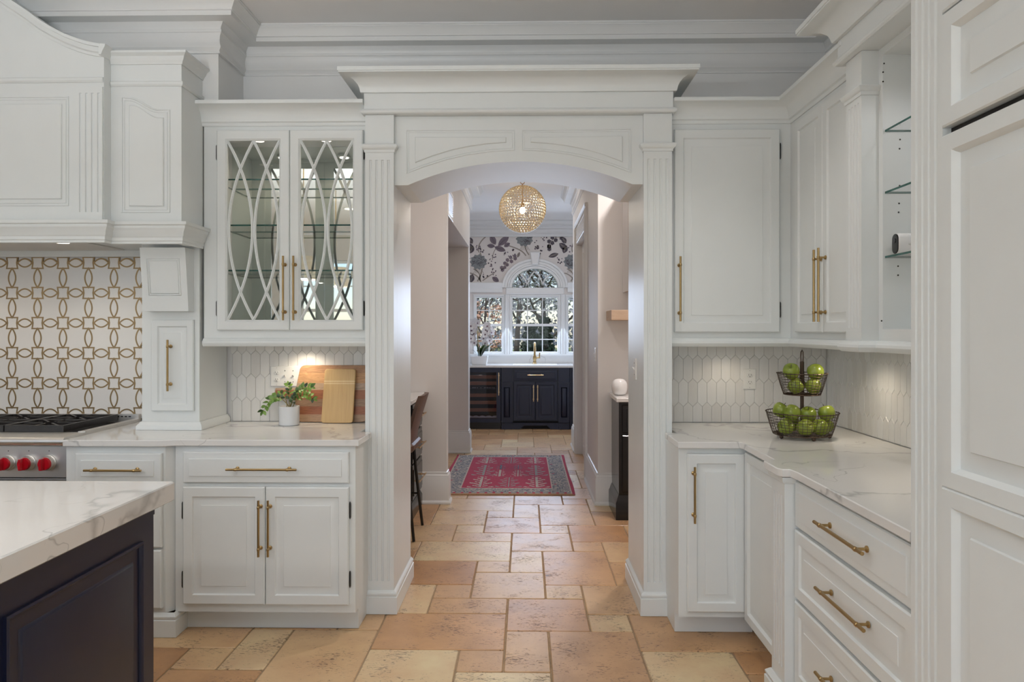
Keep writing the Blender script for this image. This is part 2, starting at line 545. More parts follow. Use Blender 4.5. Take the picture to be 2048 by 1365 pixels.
wall_back = wallbox('wall_back', (-4.6, -.72, YW, 4.17, 0, CEIL), (.66, XR + .14, YW, 4.17, 0, CEIL), (-.72, .66, YW, 4.17, 2.36, CEIL))
wall_right = wallbox('wall_right', (XR, XR + .14, -3.4, YW - .001, 0, CEIL))
WR_OPEN = [(-3.6, -2.3), (-2.0, -.7), (-.4, .9)]
b = [(-4.6, XR, -3.5, -3.4, 0, .95), (-4.6, XR, -3.5, -3.4, 2.55, CEIL)]
xs = [-4.6] + [q for w in WR_OPEN for q in w] + [XR]
b += [(xs[i], xs[i + 1], -3.5, -3.4, .95, 2.55) for i in range(0, len(xs), 2)]
wall_rear = wallbox('wall_rear', *b)
wall_left = wallbox('wall_left', (-4.7, -4.6, -3.4, 4.17, 0, .95), (-4.7, -4.6, -3.4, 4.17, 2.55, CEIL), (-4.7, -4.6, -3.4, -2.1, .95, 2.55), (-4.7, -4.6, .9, 4.17, .95, 2.55))

def sash_window(name, parts_T, u0, u1, v0, v1, cols, rows, depth=.05, fr=.05, mun=.02, meet=True):
    """double hung window: frame, muntins, one pane object per light"""
    t = thing(name, parts_T(((u0 + u1) / 2, v0, 0)), None, None)
    t['kind'] = 'structure'
    m = MB(parts_T)
    m.rsteps(u0, u1, v0, v1, [(0, -depth / 2), (0, depth / 2 - .006), (.006, depth / 2), (fr, depth / 2), (fr, -depth / 2), (0, -depth / 2)], False, False)
    m.build('frame', M['trim'], t)
    gu0, gu1, gv0, gv1 = u0 + fr, u1 - fr, v0 + fr, v1 - fr
    mm = MB(parts_T)
    vm = (gv0 + gv1) / 2
    halves = [(gv0, gv1)]
    if meet:
        mm.box(gu0, gu1, vm - .025, vm + .025, -.016, .016)
        halves = [(gv0, vm - .025), (vm + .025, gv1)]
    n = max(1, rows // len(halves))
    for a, c in halves:
        for i in range(1, cols):
            x = gu0 + (gu1 - gu0) * i / cols
            mm.box(x - mun / 2, x + mun / 2, a, c, -.012, .012)
        for j in range(1, n):
            z = a + (c - a) * j / n
            mm.box(gu0, gu1, z - mun / 2, z + mun / 2, -.011, .011)
    mm.build('muntin', M['trim'], t)
    for a, c in halves:
        for i in range(cols):
            for j in range(n):
                x0, x1 = gu0 + (gu1 - gu0) * i / cols + mun / 2, gu0 + (gu1 - gu0) * (i + 1) / cols - mun / 2
                z0, z1 = a + (c - a) * j / n + mun / 2, a + (c - a) * (j + 1) / n - mun / 2
                MB(parts_T).box(x0, x1, z0, z1, -.002, .002).build('pane', M['glasspane'], t)
    return t
for k, (a, c) in enumerate(WR_OPEN):
    sash_window('window_%d' % (k + 2), TB(-3.45), a, c, .95, 2.55, 3, 4)
sash_window('window_5', TL(-4.65), -2.1, .9, .95, 2.55, 5, 4)

# ---- floor: French pattern travertine, every visible tile an object of its own
U = .2032
PAT = [(-1, 0, 15, 16), (0, 1, 15, 17), (1, 3, 14, 17), (-3, 0, 16, 18), (0, 2, 17, 19), (2, 3, 17, 18), (-2, 0, 18, 19), (-1, 1, 19, 21),
       (1, 2, 19, 20), (-2, -1, 19, 20), (-3, -1, 14, 16), (2, 4, 18, 20)]
def tx(i): return (i - .452) * U
def ty(j): return (20 + (j - 20) * 1.019) * U
rest = MB()
tile_meshes = {}
rng = random.Random(3)
def tile_poly(w, d, g=.0038):
    x, y = w / 2 - g, d / 2 - g
    pts = []
    k = .006
    return [(-x + k, -y), (x - k, -y), (x, -y + k), (x, y - k), (x - k, y), (-x + k, y), (-x, y - k), (-x, -y + k)]
for A in range(-6, 4):
    for B in range(-6, 9):
        for a, b_, c, d in PAT:
            x0, x1, y0, y1 = tx(a + 6 * A), tx(b_ + 6 * A), ty(c + 6 * B), ty(d + 6 * B)
            if x1 < -4.6 or x0 > XR or y1 < -3.4 or y0 > 11.05: continue
            cx, cy = (x0 + x1) / 2, (y0 + y1) / 2
            seen = (2.55 < y1 and cy < 4.3 and -1.75 < x1 and x0 < 1.05) or (cy >= 4.1 and cy < 10.6 and x1 > -1.1 and x0 < .85)
            if seen:
                key = (b_ - a, d - c)
                if key not in tile_meshes:
                    t = MB(lambda p: p).steps(tile_poly(x1 - x0, y1 - y0), [(0, -.012), (0, -.003), (.003, 0)]).build('tile', M['travertine'], None)
                    tile_meshes[key] = t.data
                    bpy.data.objects.remove(t)
                    zz = min(v.co.z for v in tile_meshes[key].vertices)
                    mx = max(v.co.z for v in tile_meshes[key].vertices)
                    for v in tile_meshes[key].vertices: v.co.z -= mx
                o = bpy.data.objects.new('tile', tile_meshes[key])
                COL.objects.link(o)
                o.parent = floor
                o.location = Vector((cx, cy, -rng.random() * .0015)) - floor.location
            else:
                rest.loft([[(q[0] + cx, q[1] + cy, z) for q in tile_poly(x1 - x0, y1 - y0)] for z in (-.012, -.001)], False, True)
r_ = rest.build('tile', M['travertine'], floor)
r_['kind'] = 'stuff'

# ---- hall and nook walls
wallbox('wall_nook_left', (-1.85, -1.75, 4.17, YP, 0, CEIL))
wallbox('wall_pier_left', (-1.85, HL, YP, YP + .13, 0, CEIL))
wallbox('wall_header_left', (-1.0, HL, YP + .13, 8.40, 2.405, CEIL))
wallbox('wall_sideroom_left', (-2.4, -2.3, YP + .13, 8.40, 0, CEIL))
wallbox('wall_farpier_left', (-2.4, HL - .012, 8.40, 8.62, 0, CEIL))
wallbox('wall_nook_right', (1.72, 1.82, 4.17, YP, 0, CEIL))
wallbox('wall_nook_back', (HR, 1.82, YP - .02, YP + .12, 0, CEIL))
D0, D1, DZ = 7.02, 8.35, 2.42
wallbox('wall_hall_right', (HR, HR + .14, YP + .12, D0, 0, CEIL), (HR, HR + .14, D1, 9.02, 0, CEIL), (HR, HR + .14, D0, D1, DZ, CEIL))
wallbox('wall_pantry_right', (1.5, 1.6, 9.02, YF, 0, CEIL), (HR + .14, 1.6, 8.9, 9.02, 0, CEIL))
wallbox('wall_pantry_left', (-2.4, -2.3, 8.62, YF, 0, CEIL))
# door in the right hall wall with its casing
d1 = thing('door_1', (HR, (D0 + D1) / 2, 0), None, None); d1['kind'] = 'structure'
m = MB(TR(HR))
m.rsteps(D0 - .10, D0, 0, DZ + .20, [(0, 0), (0, .02), (.012, .028), (.03, .02), (.034, .016)])
m.build('casing', M['trim'], d1)
m = MB(TR(HR)); m.rsteps(D1, D1 + .10, 0, DZ + .20, [(0, 0), (0, .02), (.012, .028), (.03, .02), (.034, .016)])
m.build('casing', M['trim'], d1)
m = MB(TR(HR)); m.rsteps(D0 - .10, D1 + .10, DZ + .201, DZ + .245, [(0, 0), (0, .022), (.008, .03), (.014, .022)])
m.build('casing', M['trim'], d1)
m = MB(TR(HR + .06))
m.rsteps(D0, D1, .01, DZ, [(0, -.04), (0, 0), (.11, 0), (.125, -.012), (.15, -.012), (.18, -.003)])
m.build('slab', M['trim'], d1)

# ---- crown mouldings
CROWN = [(0, 2.867), (.012, 2.867), (.012, 2.874), (.008, 2.88), (.013, 2.888), (.02, 2.896), (.02, 2.902), (.013, 2.915), (.011, 2.935), (.014, 2.955), (.022, 2.97), (.026, 2.972),
         (.026, 2.985), (.02, 2.988), (.024, 3.0), (.034, 3.012), (.04, 3.02), (.112, 3.02), (.112, 3.043), (.118, 3.045), (.118, 3.05), (.123, 3.058), (.133, 3.075), (.149, 3.088),
         (.149, 3.093), (.155, 3.093), (.155, CEIL - .0005), (0, CEIL - .0005)]
BX, BY = -1.585, 3.695               # bulkhead over the range hood
wallbox('wall_bulkhead', (-4.6, BX, BY, YW - .001, 2.625, CEIL - .001), mat=M['trim'])
m = MB().sweep([(-4.59, BY), (BX, BY), (BX, YW), (XR, YW), (XR, .2)], CROWN)
struct(m, 'trim_1', M['trim'])
m = MB().sweep([(HL - .02, YP), (HL, YP), (HL, 8.62), (HL - .05, 8.62)][1:3], CROWN)
struct(m, 'trim_2', M['trim'])
m = MB().sweep([(HR, 9.02), (HR, YP - .02)], CROWN)
struct(m, 'trim_3', M['trim'])
m = MB().sweep([(-2.3, 9.0), (-2.3, YF), (1.5, YF), (1.5, 9.1)], CROWN)
struct(m, 'trim_4', M['trim'])
# frieze board on the kitchen end wall, painted like the trim
struct(MB().box(BX, XR, YW - .006, YW - .001, 2.45, 2.867), 'trim_5', M['trim'])

# ---- hall baseboards
BASE = [(0, 0), (.034, 0), (.034, .015), (.022, .03), (.022, .215), (.018, .222), (.018, .232), (.008, .245), (.008, .258), (0, .262)]
struct(MB().sweep([(-.865, YP), (HL, YP), (HL, YP + .13)], BASE), 'baseboard_pier_left', M['trim'])
struct(MB().sweep([(-2.3, 8.40), (HL - .012, 8.40), (HL - .012, 8.62)], BASE), 'baseboard_farpier_left', M['trim'])
struct(MB().sweep([(HR, D0 - .10), (HR, YP - .02), (.72, YP - .02)], BASE), 'baseboard_hall_right', M['trim'])
struct(MB().sweep([(HR, 9.02), (HR, D1 + .10)], BASE), 'baseboard_pantry_right', M['trim'])

# ---- far wall with arched window
def fx(px): return WX(px, YF)
def fz(py): return WZ(1070, py, YF)
WC = fx(1070)
pxm = YF / F_PX
AZ, ARX, ARZ = fz(575.5), 46 * pxm, 37.5 * pxm       # arch springing, half width and height of its glass
def ell(rx, rz, n=28, a0=0, a1=PI): return [(WC + rx * math.cos(a0 + (a1 - a0) * k / n), AZ + rz * math.sin(a0 + (a1 - a0) * k / n)) for k in range(n + 1)]
sill, head = fz(711), fz(589)
X0, X1 = fx(946), 2 * WC - fx(946)
wf = MB(TF(YF))
wf.box(-2.4, X0, 0, CEIL, -.14, 0).box(X1, 1.6, 0, CEIL, -.14, 0).box(X0, X1, 0, sill, -.14, 0)
arch_o = ell(ARX + 5 * pxm, ARZ + 5 * pxm)
wf.prism([(X0, fz(589)), (arch_o[-1][0], fz(589))] + arch_o[::-1] + [(arch_o[0][0], fz(589)), (X1, fz(589)), (X1, CEIL), (X0, CEIL)], -.14, 0)
wall_far = struct(wf, 'wall_far', M['paper'])

w1 = thing('window_1', (WC, YF, sill), None, None); w1['kind'] = 'structure'
def sash(px0, px1, cols):
    T = TF(YF + .03)
    u0, u1 = fx(px0), fx(px1)
    st = 7.0 * pxm
    m = MB(T)
    m.rsteps(u0, u1, sill, head, [(0, -.05), (0, .035), (.012, .045), (st * .45, .045), (st * .5, .02), (st - .008, .02), (st, .012), (st, -.05), (0, -.05)], False, False)
    z0, z1 = fz(705.5), fz(594.5)
    za, zb = fz(653), fz(648)
    gu0, gu1 = u0 + st, u1 - st
    m.box(gu0, gu1, za, zb, -.02, .02)
    m.build('frame', M['trim'], w1)
    mm = MB(T)
    w = .9 * pxm
    for a, c in ((z0, za), (zb, z1)):
        for i in range(1, cols):
            x = gu0 + (gu1 - gu0) * i / cols
            mm.box(x - w, x + w, a, c, -.012, .012)
        mm.box(gu0, gu1, (a + c) / 2 - w, (a + c) / 2 + w, -.011, .011)
    mm.build('muntin', M['trim'], w1)
    for a, c in ((z0, za), (zb, z1)):
        for i in range(cols):
            x0, x1 = gu0 + (gu1 - gu0) * i / cols + w, gu0 + (gu1 - gu0) * (i + 1) / cols - w
            for p, q in ((a, (a + c) / 2 - w), ((a + c) / 2 + w, c)):
                MB(T).box(x0, x1, p, q, -.002, .002).build('pane', M['glasspane'], w1)
sash(1018, 1122, 3)
sash(946, 1010, 2)
sash(1130, 1194, 2)
# boards between and above the sashes
m = MB(TF(YF))
for a, c in ((1010, 1018), (1122, 1130)):
    m.rsteps(fx(a), fx(c), sill, head, [(0, -.08), (0, .03), (.012, .04), (.02, .035)])
m.rsteps(fx(1012), fx(1128), head, AZ - .3 * pxm, [(0, -.08), (0, .02), (.01, .028), (.02, .024)])
m.build('mullion', M['trim'], w1)
# arch: frame ring, radial casing, keystone, glass and interlaced bars
T = TF(YF)
m = MB(T)
def ringband(m, r0, r1, w0, w1, bev=.006, n=28):
    i, o = ell(ARX + r0, ARZ + r0, n), ell(ARX + r1, ARZ + r1, n)
    L = []
    for k in range(n + 1):
        (xi, zi), (xo, zo) = i[k], o[k]
        L.append([(xi, zi, w0), (xi, zi, w1 - bev), (xi + (xo - xi) * .12, zi + (zo - zi) * .12, w1), (xo + (xi - xo) * .12, zo + (zi - zo) * .12, w1), (xo, zo, w1 - bev), (xo, zo, w0)])
    m.loft(L)
ringband(m, 0, 5.5 * pxm, -.09, .012)
ringband(m, 5.5 * pxm, 9 * pxm, -.02, .035)
m.build('arch_frame', M['trim'], w1)
m = MB(T)
ringband(m, 9 * pxm, 15 * pxm, 0, .03)
ringband(m, 15 * pxm, 20 * pxm, 0, .05)
m.build('arch_casing', M['trim'], w1)
kz0, kz1 = fz(530), fz(505)
MB(T).prism([(WC - 6.5 * pxm, kz0), (WC + 6.5 * pxm, kz0), (WC + 10 * pxm, kz1), (WC - 10 * pxm, kz1)], 0, .085, .012).build('keystone', M['trim'], w1)
MB(T).prism(ell(ARX, ARZ), -.032, -.028).build('pane', M['glasspane'], w1)
m = MB(T)
def arcbar(cx, r, a0, a1, sy):
    pts = []
    for k in range(15):
        a = a0 + (a1 - a0) * k / 14
        x, z = cx + r * math.cos(a), AZ + r * math.sin(a) * sy
        if ((x - WC) / ARX) ** 2 + ((z - AZ) / ARZ) ** 2 <= 1.02: pts.append((x, z))
    L = []
    for k in range(len(pts)):
        p = Vector(pts[k]); d = (Vector(pts[min(k + 1, len(pts) - 1)]) - Vector(pts[max(k - 1, 0)])).normalized()
        nn = Vector((-d.y, d.x)) * (1.1 * pxm)
        L.append([(p.x - nn.x, p.y - nn.y, -.045), (p.x - nn.x, p.y - nn.y, -.01), (p.x + nn.x, p.y + nn.y, -.01), (p.x + nn.x, p.y + nn.y, -.045)])
    if len(L) > 2: m.loft(L)
R3 = ARX * 4 / 3
arcbar(WC - ARX, R3, 0, 1.5, ARZ / ARX * 1.0)
arcbar(WC + ARX, R3, PI, PI - 1.5, ARZ / ARX * 1.0)
arcbar(WC - ARX, R3 / 2, 0, 1.4, ARZ / ARX * 1.25)
arcbar(WC + ARX, R3 / 2, PI, PI - 1.4, ARZ / ARX * 1.25)
m.build('muntin', M['trim'], w1)
# side entablatures and sill
for a, c in ((WX(936, YF) - .8, fx(1005)), (fx(1135), 1.49)):
    MB().sweep([(a, YF), (c, YF)], [(0, fz(585)), (.03, fz(585)), (.034, fz(579)), (.034, fz(577)), (.06, fz(571)), (.065, fz(566)), (0, fz(565))]).build('cornice', M['trim'], w1)
MB().box(X0 - .1, X1 + .1, YF - .06, YF + .02, fz(711.5), fz(708.5)).build('sill', M['trim'], w1)
struct(MB().box(-2.29, 1.49, YF - .006, YF - .001, fz(472), 2.867), 'trim_6', M['trim'])

# wallpaper print: leaves, seed heads and stems, flat on the far wall
pr = MB(TF(YF))
rw = random.Random(11)
def pz(px, py): return (fx(px), fz(py))
def blob(cx, cy, r, n=9, mi=0, jag=.25, sx=1, sy=1, w=.0016, rot=0):
    pr.mi = mi
    poly = []
    for k in range(n * 2):
        a = 2 * PI * k / (n * 2)
        q = r * (1 if k % 2 else 1 - jag)
        x, y = q * math.cos(a) * sx, q * math.sin(a) * sy
        poly.append(pz(cx + x * math.cos(rot) - y * math.sin(rot), cy + x * math.sin(rot) + y * math.cos(rot)))
    pr.loft([[(p[0], p[1], w) for p in poly]], False, True)
def stroke(pts, wd, mi, w=.0012):
    pr.mi = mi
    L = []
    for k in range(len(pts)):
        p = Vector(pts[k]); d = (Vector(pts[min(k + 1, len(pts) - 1)]) - Vector(pts[max(k - 1, 0)])).normalized()
        nn = Vector((-d.y, d.x)) * wd
        a, b = p - nn, p + nn
        L.append([(*pz(*a), w), (*pz(*b), w)])
    for k in range(len(L) - 1):
        pr.add(L[k] + L[k + 1], [(0, 1, 3, 2)])
def curve(p0, p1, p2, n=9): return [((1 - t) ** 2 * p0[0] + 2 * t * (1 - t) * p1[0] + t * t * p2[0], (1 - t) ** 2 * p0[1] + 2 * t * (1 - t) * p1[1] + t * t * p2[1]) for t in [k / n for k in range(n + 1)]]
def leaf(cx, cy, l, w_, rot, mi, vein=3):
    pr.mi = mi
    pts = []
    for k in range(9):
        t = k / 8
        pts.append((-l / 2 + l * t, w_ / 2 * math.sin(PI * t) ** .8))
    poly = pts + [(x, -y) for x, y in pts[-2:0:-1]]
    c_, s_ = math.cos(rot), math.sin(rot)
    pr.loft([[(*pz(cx + x * c_ - y * s_, cy + x * s_ + y * c_), .0018) for x, y in poly]], False, True)
    for q in (-.18, .12):
        stroke([(cx + (-l * .4) * c_ - 0 * s_, cy + (-l * .4) * s_), (cx + l * .42 * c_ - q * w_ * s_, cy + l * .42 * s_ + q * w_ * c_)], .35, vein, .0026)
def berries(cx, cy, n, sp):
    for k in range(n): blob(cx + rw.uniform(-sp, sp), cy + rw.uniform(-sp, sp), rw.uniform(1, 1.9), 4, rw.choice((0, 3)), .1)
def thistle(cx, cy, r):
    blob(cx, cy, r, 11, 1, .18, 1.05, .95)
    for k in range(26):
        a, q = rw.uniform(0, 2 * PI), r * rw.uniform(.15, .85)
        x, y = cx + q * math.cos(a), cy + q * math.sin(a)
        stroke([(x - 2.2, y - 1.6), (x, y + 1), (x + 2.4, y - 1.4)], .45, 0, .0024)
    for k in range(7): stroke([(cx + (k - 3) * 1.6, cy + r * .8), (cx + (k - 3) * 3.4, cy + r + 6)], .4, 2)
def feather(pts, w_, mi):
    for k, (x, y) in enumerate(pts):
        for s in (-1, 1): blob(x + rw.uniform(-1, 1), y + s * w_ * math.sin(PI * (k + 1) / (len(pts) + 1)) * .6, w_ * .52, 6, mi, .22)
    stroke(pts, .5, 2, .0026)
for ox in (0, 187, -187):
    g = lambda x: x + ox
    stroke(curve((g(955), 563), (g(972), 535), (g(960), 505)), 1.3, 2); stroke(curve((g(958), 505), (g(953), 488), (g(972), 473)), 1.2, 2)
    stroke(curve((g(938), 546), (g(955), 548), (g(962), 564)), 1.2, 2); stroke(curve((g(965), 562), (g(978), 552), (g(990), 545)), 1.0, 2)
    stroke(curve((g(1052), 512), (g(1046), 500), (g(1018), 492)), 1.2, 2); stroke(curve((g(1058), 510), (g(1050), 500), (g(1050), 490)), 1.1, 2)
    stroke(curve((g(985), 520), (g(984), 505), (g(996), 492)), .8, 2)
    stroke(curve((g(1147), 562), (g(1150), 545), (g(1134), 538)), 1.2, 2)
    thistle(g(957), 524, 17); thistle(g(1049), 478, 17)
    for a, l, w_, x, y, c_ in ((1.1, 22, 12, 986, 480, 3), (-.75, 30, 13, 1007, 482, 3), (.35, 24, 11, 1000, 498, 3), (.1, 16, 9, 982, 492, 3), (2.6, 14, 9, 1014, 490, 3),
                               (-1.2, 17, 11, 943, 499, 0), (1.0, 15, 10, 941, 481, 0), (.6, 16, 10, 991, 559, 3), (-.3, 21, 9, 1107, 511, 0), (.7, 19, 12, 1126, 493, 0), (-1.3, 18, 12, 943, 557, 0), (2.0, 12, 6, 1037, 510, 2)):
        leaf(g(x), y, l, w_, a, c_, 2 if c_ == 0 else 0)
    feather([(g(1098), 496), (g(1099), 488), (g(1104), 481), (g(1112), 476), (g(1122), 474)], 9, 0)
    feather([(g(1004), 538), (g(1009), 531), (g(1015), 525), (g(1022), 519), (g(1030), 515)], 8, 3)
    for x, y, n, s in ((965, 498, 8, 7), (985, 508, 7, 8), (983, 528, 11, 10), (989, 545, 8, 7), (1076, 490, 12, 10), (1078, 502, 8, 6), (1025, 505, 6, 6), (1088, 480, 5, 6), (1120, 522, 8, 7), (971, 553, 6, 6), (1012, 508, 6, 5), (1143, 498, 8, 7)):
        berries(g(x), y, n, s)
clip = MB()
# keep only what lies on the papered field beside the arch
keep_f, keep_m = [], []
zt, zb_ = fz(472.5), fz(564.5)
for f, mi in zip(pr.f, pr.m):
    P_ = [pr.v[i] for i in f]
    cxx, czz = sum(p[0] for p in P_) / len(P_), sum(p[2] for p in P_) / len(P_)
    if min(p[2] for p in P_) < zt and max(p[2] for p in P_) > zb_ and ((cxx - WC) / (ARX + 20.5 * pxm)) ** 2 + ((czz - AZ) / (ARZ + 20.5 * pxm)) ** 2 > 1.02 and -2.2 < cxx < 1.45:
        keep_f.append(f); keep_m.append(mi)
pr.f, pr.m = keep_f, keep_m
pr.v = [(p[0], p[1], min(zt, max(zb_, p[2]))) for p in pr.v]
o = pr.build('wallpaper_print', [M['print_dark'], M['print_teal'], M['print_stem'], M['print_plum']], wall_far, smooth=0)
o['kind'] = 'stuff'

# ---- picket tile backsplash, each tile an object on the wall
PW, PL, PT = .0525, .157, .0255
def clip_poly(poly, x0, x1, z0, z1):
    for ax, lim, sg in ((0, x0, 1), (0, x1, -1), (1, z0, 1), (1, z1, -1)):
        out = []
        for i in range(len(poly)):
            a, b = poly[i - 1], poly[i]
            da, db = (a[ax] - lim) * sg, (b[ax] - lim) * sg
            if (da >= 0) != (db >= 0):
                t = da / (da - db)
                out.append((a[0] + (b[0] - a[0]) * t, a[1] + (b[1] - a[1]) * t))
            if db >= 0: out.append(b)
        poly = out
        if len(poly) < 3: return []
    return poly
def pickets(T, wall, u0, u1, v0, v1, uo, vo):
    """uo, vo: the top tip of one tile"""
    g = .0008
    k0, k1 = int((u0 - uo) / PW) - 2, int((u1 - uo) / PW) + 2
    full = None
    for r in range(-5, 4):
        top = vo + r * (PL - PT)
        for k in range(k0, k1 + 1):
            cu = uo + (k + (.5 if r % 2 else 0)) * PW
            poly = [(cu - PW / 2 + g, top - PL + PT), (cu, top - PL + g), (cu + PW / 2 - g, top - PL + PT), (cu + PW / 2 - g, top - PT), (cu, top - g), (cu - PW / 2 + g, top - PT)]
            c = clip_poly(poly, u0, u1, v0, v1)
            if not c: continue
            ar = abs(sum(c[i - 1][0] * c[i][1] - c[i][0] * c[i - 1][1] for i in range(len(c)))) / 2
            if ar < 2e-4: continue
            MB(T).steps(c, [(0, 0), (0, .0055), (.0012, .007)] if ar > 1.2e-3 else [(0, 0), (0, .0065)]).build('tile', M['picket'], wall, smooth=0)
UB = 1.372                    # underside of the wall cabinets
pickets(TF(YW - .0005), wall_back, -1.655, -.735, .926, UB, WX(503, YW), 1.194)
pickets(TF(YW - .0005), wall_back, .665, 1.672, .926, UB, WX(1470, YW), 1.30)
pickets(TR(XR - .0005), wall_right, 2.30, YW - .008, .926, UB, YW - .03, 1.30)
struct(MB().box(-1.655, -.735, YW - .004, YW - .0002, .926, UB).box(.665, 1.672, YW - .004, YW - .0002, .926, UB), 'trim_7', M['grey_grout'])
# ------------------------------------------------------------------ cabinet helpers
DOOR = [(0, 0), (0, .016), (.005, .021), (.045, .021), (.047, .018), (.050, .0125), (.060, .0115), (.086, .0165), (.0875, .0185)]
DRAWER = [(0, 0), (0, .014), (.004, .018), (.011, .018), (.031, .0215), (.033, .025)]
def panel(T, name, u0, u1, v0, v1, parent, mat, rings=DOOR):
    k = min(1, min(u1 - u0, v1 - v0) / 2 / (rings[-1][0] + .012))
    return MB(T).rsteps(u0, u1, v0, v1, [(d * k, w) for d, w in rings]).build(name, mat, parent)
def pull(T, p0, p1, w, parent, mat=None, so=.034, r=.0054, name='handle'):
    """bar pull: rod with collars and two turned posts"""
    m = MB(T)
    a, b = Vector((p0[0], p0[1], w + so)), Vector((p1[0], p1[1], w + so))
    d = (b - a); L = d.length; d.normalize()
    m.tube([a, b], r, 10)
    for t in (.13, .87):
        q = a + d * (L * t)
        m.tube([q - d * .007, q - d * .0045, q + d * .0045, q + d * .007], [r, r * 1.3, r * 1.3, r], 10)
        foot = Vector((q.x, q.y, w + .0005))
        m.tube([foot, foot + Vector((0, 0, .004)), foot + Vector((0, 0, .008)), q], [r * 1.75, r * 1.75, r * .8, r * .8], 10)
    return m.build(name, mat or M['brass'], parent)
def hinge(T, u, v0, v1, w, parent):
    m = MB(T)
    m.tube([(u, v0, w), (u, v0 + .008, w), (u, v1 - .008, w), (u, v1, w)], [.0015, .004, .004, .0015], 8)
    return m.build('hinge', M['hinge'], parent)
def fluted(m, u0, u1, v0, v1, w0, w1, n=4, pitch=None, fw=.0052, vin0=.1, vin1=.1, depth=.006):
    """a board with n half round flutes that stop short of its ends"""
    pitch = pitch or (u1 - u0) * .215
    c = (u0 + u1) / 2
    cs = [c + (i - (n - 1) / 2) * pitch for i in range(n)]
    pts = [(u0, w0), (u1, w0), (u1, w1)]
    for q in cs[::-1]:
        for k in range(7):
            a = PI * k / 6
            pts.append((q + fw * math.cos(a), w1 - depth * math.sin(a)))
    pts.append((u0, w1))
    va, vb = v0 + vin0, v1 - vin1
    m.box(u0, u1, v0, va, w0, w1)
    m.loft([[(p[0], v, p[1]) for p in pts] for v in (va, vb)])
    m.box(u0, u1, vb, v1, w0, w1)
    return m
def glass_shelf(x0, x1, y0, y1, z0, z1, parent, name='shelf', edges=True):
    m = MB()
    m.box(x0, x1, y0, y1, z0, z1)
    m.m = [0, 0, 1, 1, 1, 1]
    return m.build(name, [M['glass'], M['glassedge']], parent, smooth=0)
def outlet(name, T, u, v, label, gang=('d',), w0=0):
    """wall plate: d duplex receptacle, t toggle switch"""
    n = len(gang)
    wd = .070 + .046 * (n - 1)
    t = thing(name, T((u, v - .057, 0)), label, 'wall plate' if n > 1 else ('outlet' if gang[0] == 'd' else 'switch'))
    MB(T).rsteps(u - wd / 2, u + wd / 2, v - .057, v + .057, [(0, w0), (0, w0 + .003), (.003, w0 + .006)]).build('cover_plate', M['plate'], t)
    for i, g in enumerate(gang):
        c = u + (i - (n - 1) / 2) * .046
        for s in (-1, 1):
            if g == 'd':
                m = MB(T)
                m.steps([(c + .0155 * math.cos(a) , v + s * .0195 + .0135 * max(-.85, min(.85, math.sin(a)))) for a in [2 * PI * k / 16 for k in range(16)]], [(0, w0 + .006), (0, w0 + .0075), (.001, w0 + .008)])
                rc = m.build('receptacle', M['plate'], t)
                q = MB(T)
                q.box(c - .007, c - .0052, v + s * .0195 - .001, v + s * .0195 + .008, w0 + .008, w0 + .0085)
                q.box(c + .0052, c + .007, v + s * .0195 - .0002, v + s * .0195 + .0075, w0 + .008, w0 + .0085)
                q.sphere((c, v + s * .0195 - .006, w0 + .0078), .0024, 8, 4, (1, 1, .4) if T is None else (1, 1, 1))
                q.build('slot', M['slot'], rc, smooth=0)
            MB(T).sphere((c, v + s * (.047 if g == 'd' else .031), w0 + .006), .0026, 8, 4).build('screw', M['slot'] if g != 'd' else M['steel'], t)
        if g == 't':
            MB(T).box(c - .005, c + .005, v - .012, v + .012, w0 + .006, w0 + .0072).loft([[(c - .0042, v - .006, w0 + .007), (c + .0042, v - .006, w0 + .007), (c + .0042, v + .005, w0 + .007), (c - .0042, v + .005, w0 + .007)],
                       [(c - .0035, v + .008, w0 + .018), (c + .0035, v + .008, w0 + .018), (c + .0035, v + .013, w0 + .017), (c - .0035, v + .013, w0 + .017)]]).build('toggle', M['plate'], t)
    return t

WHITE = M['white']
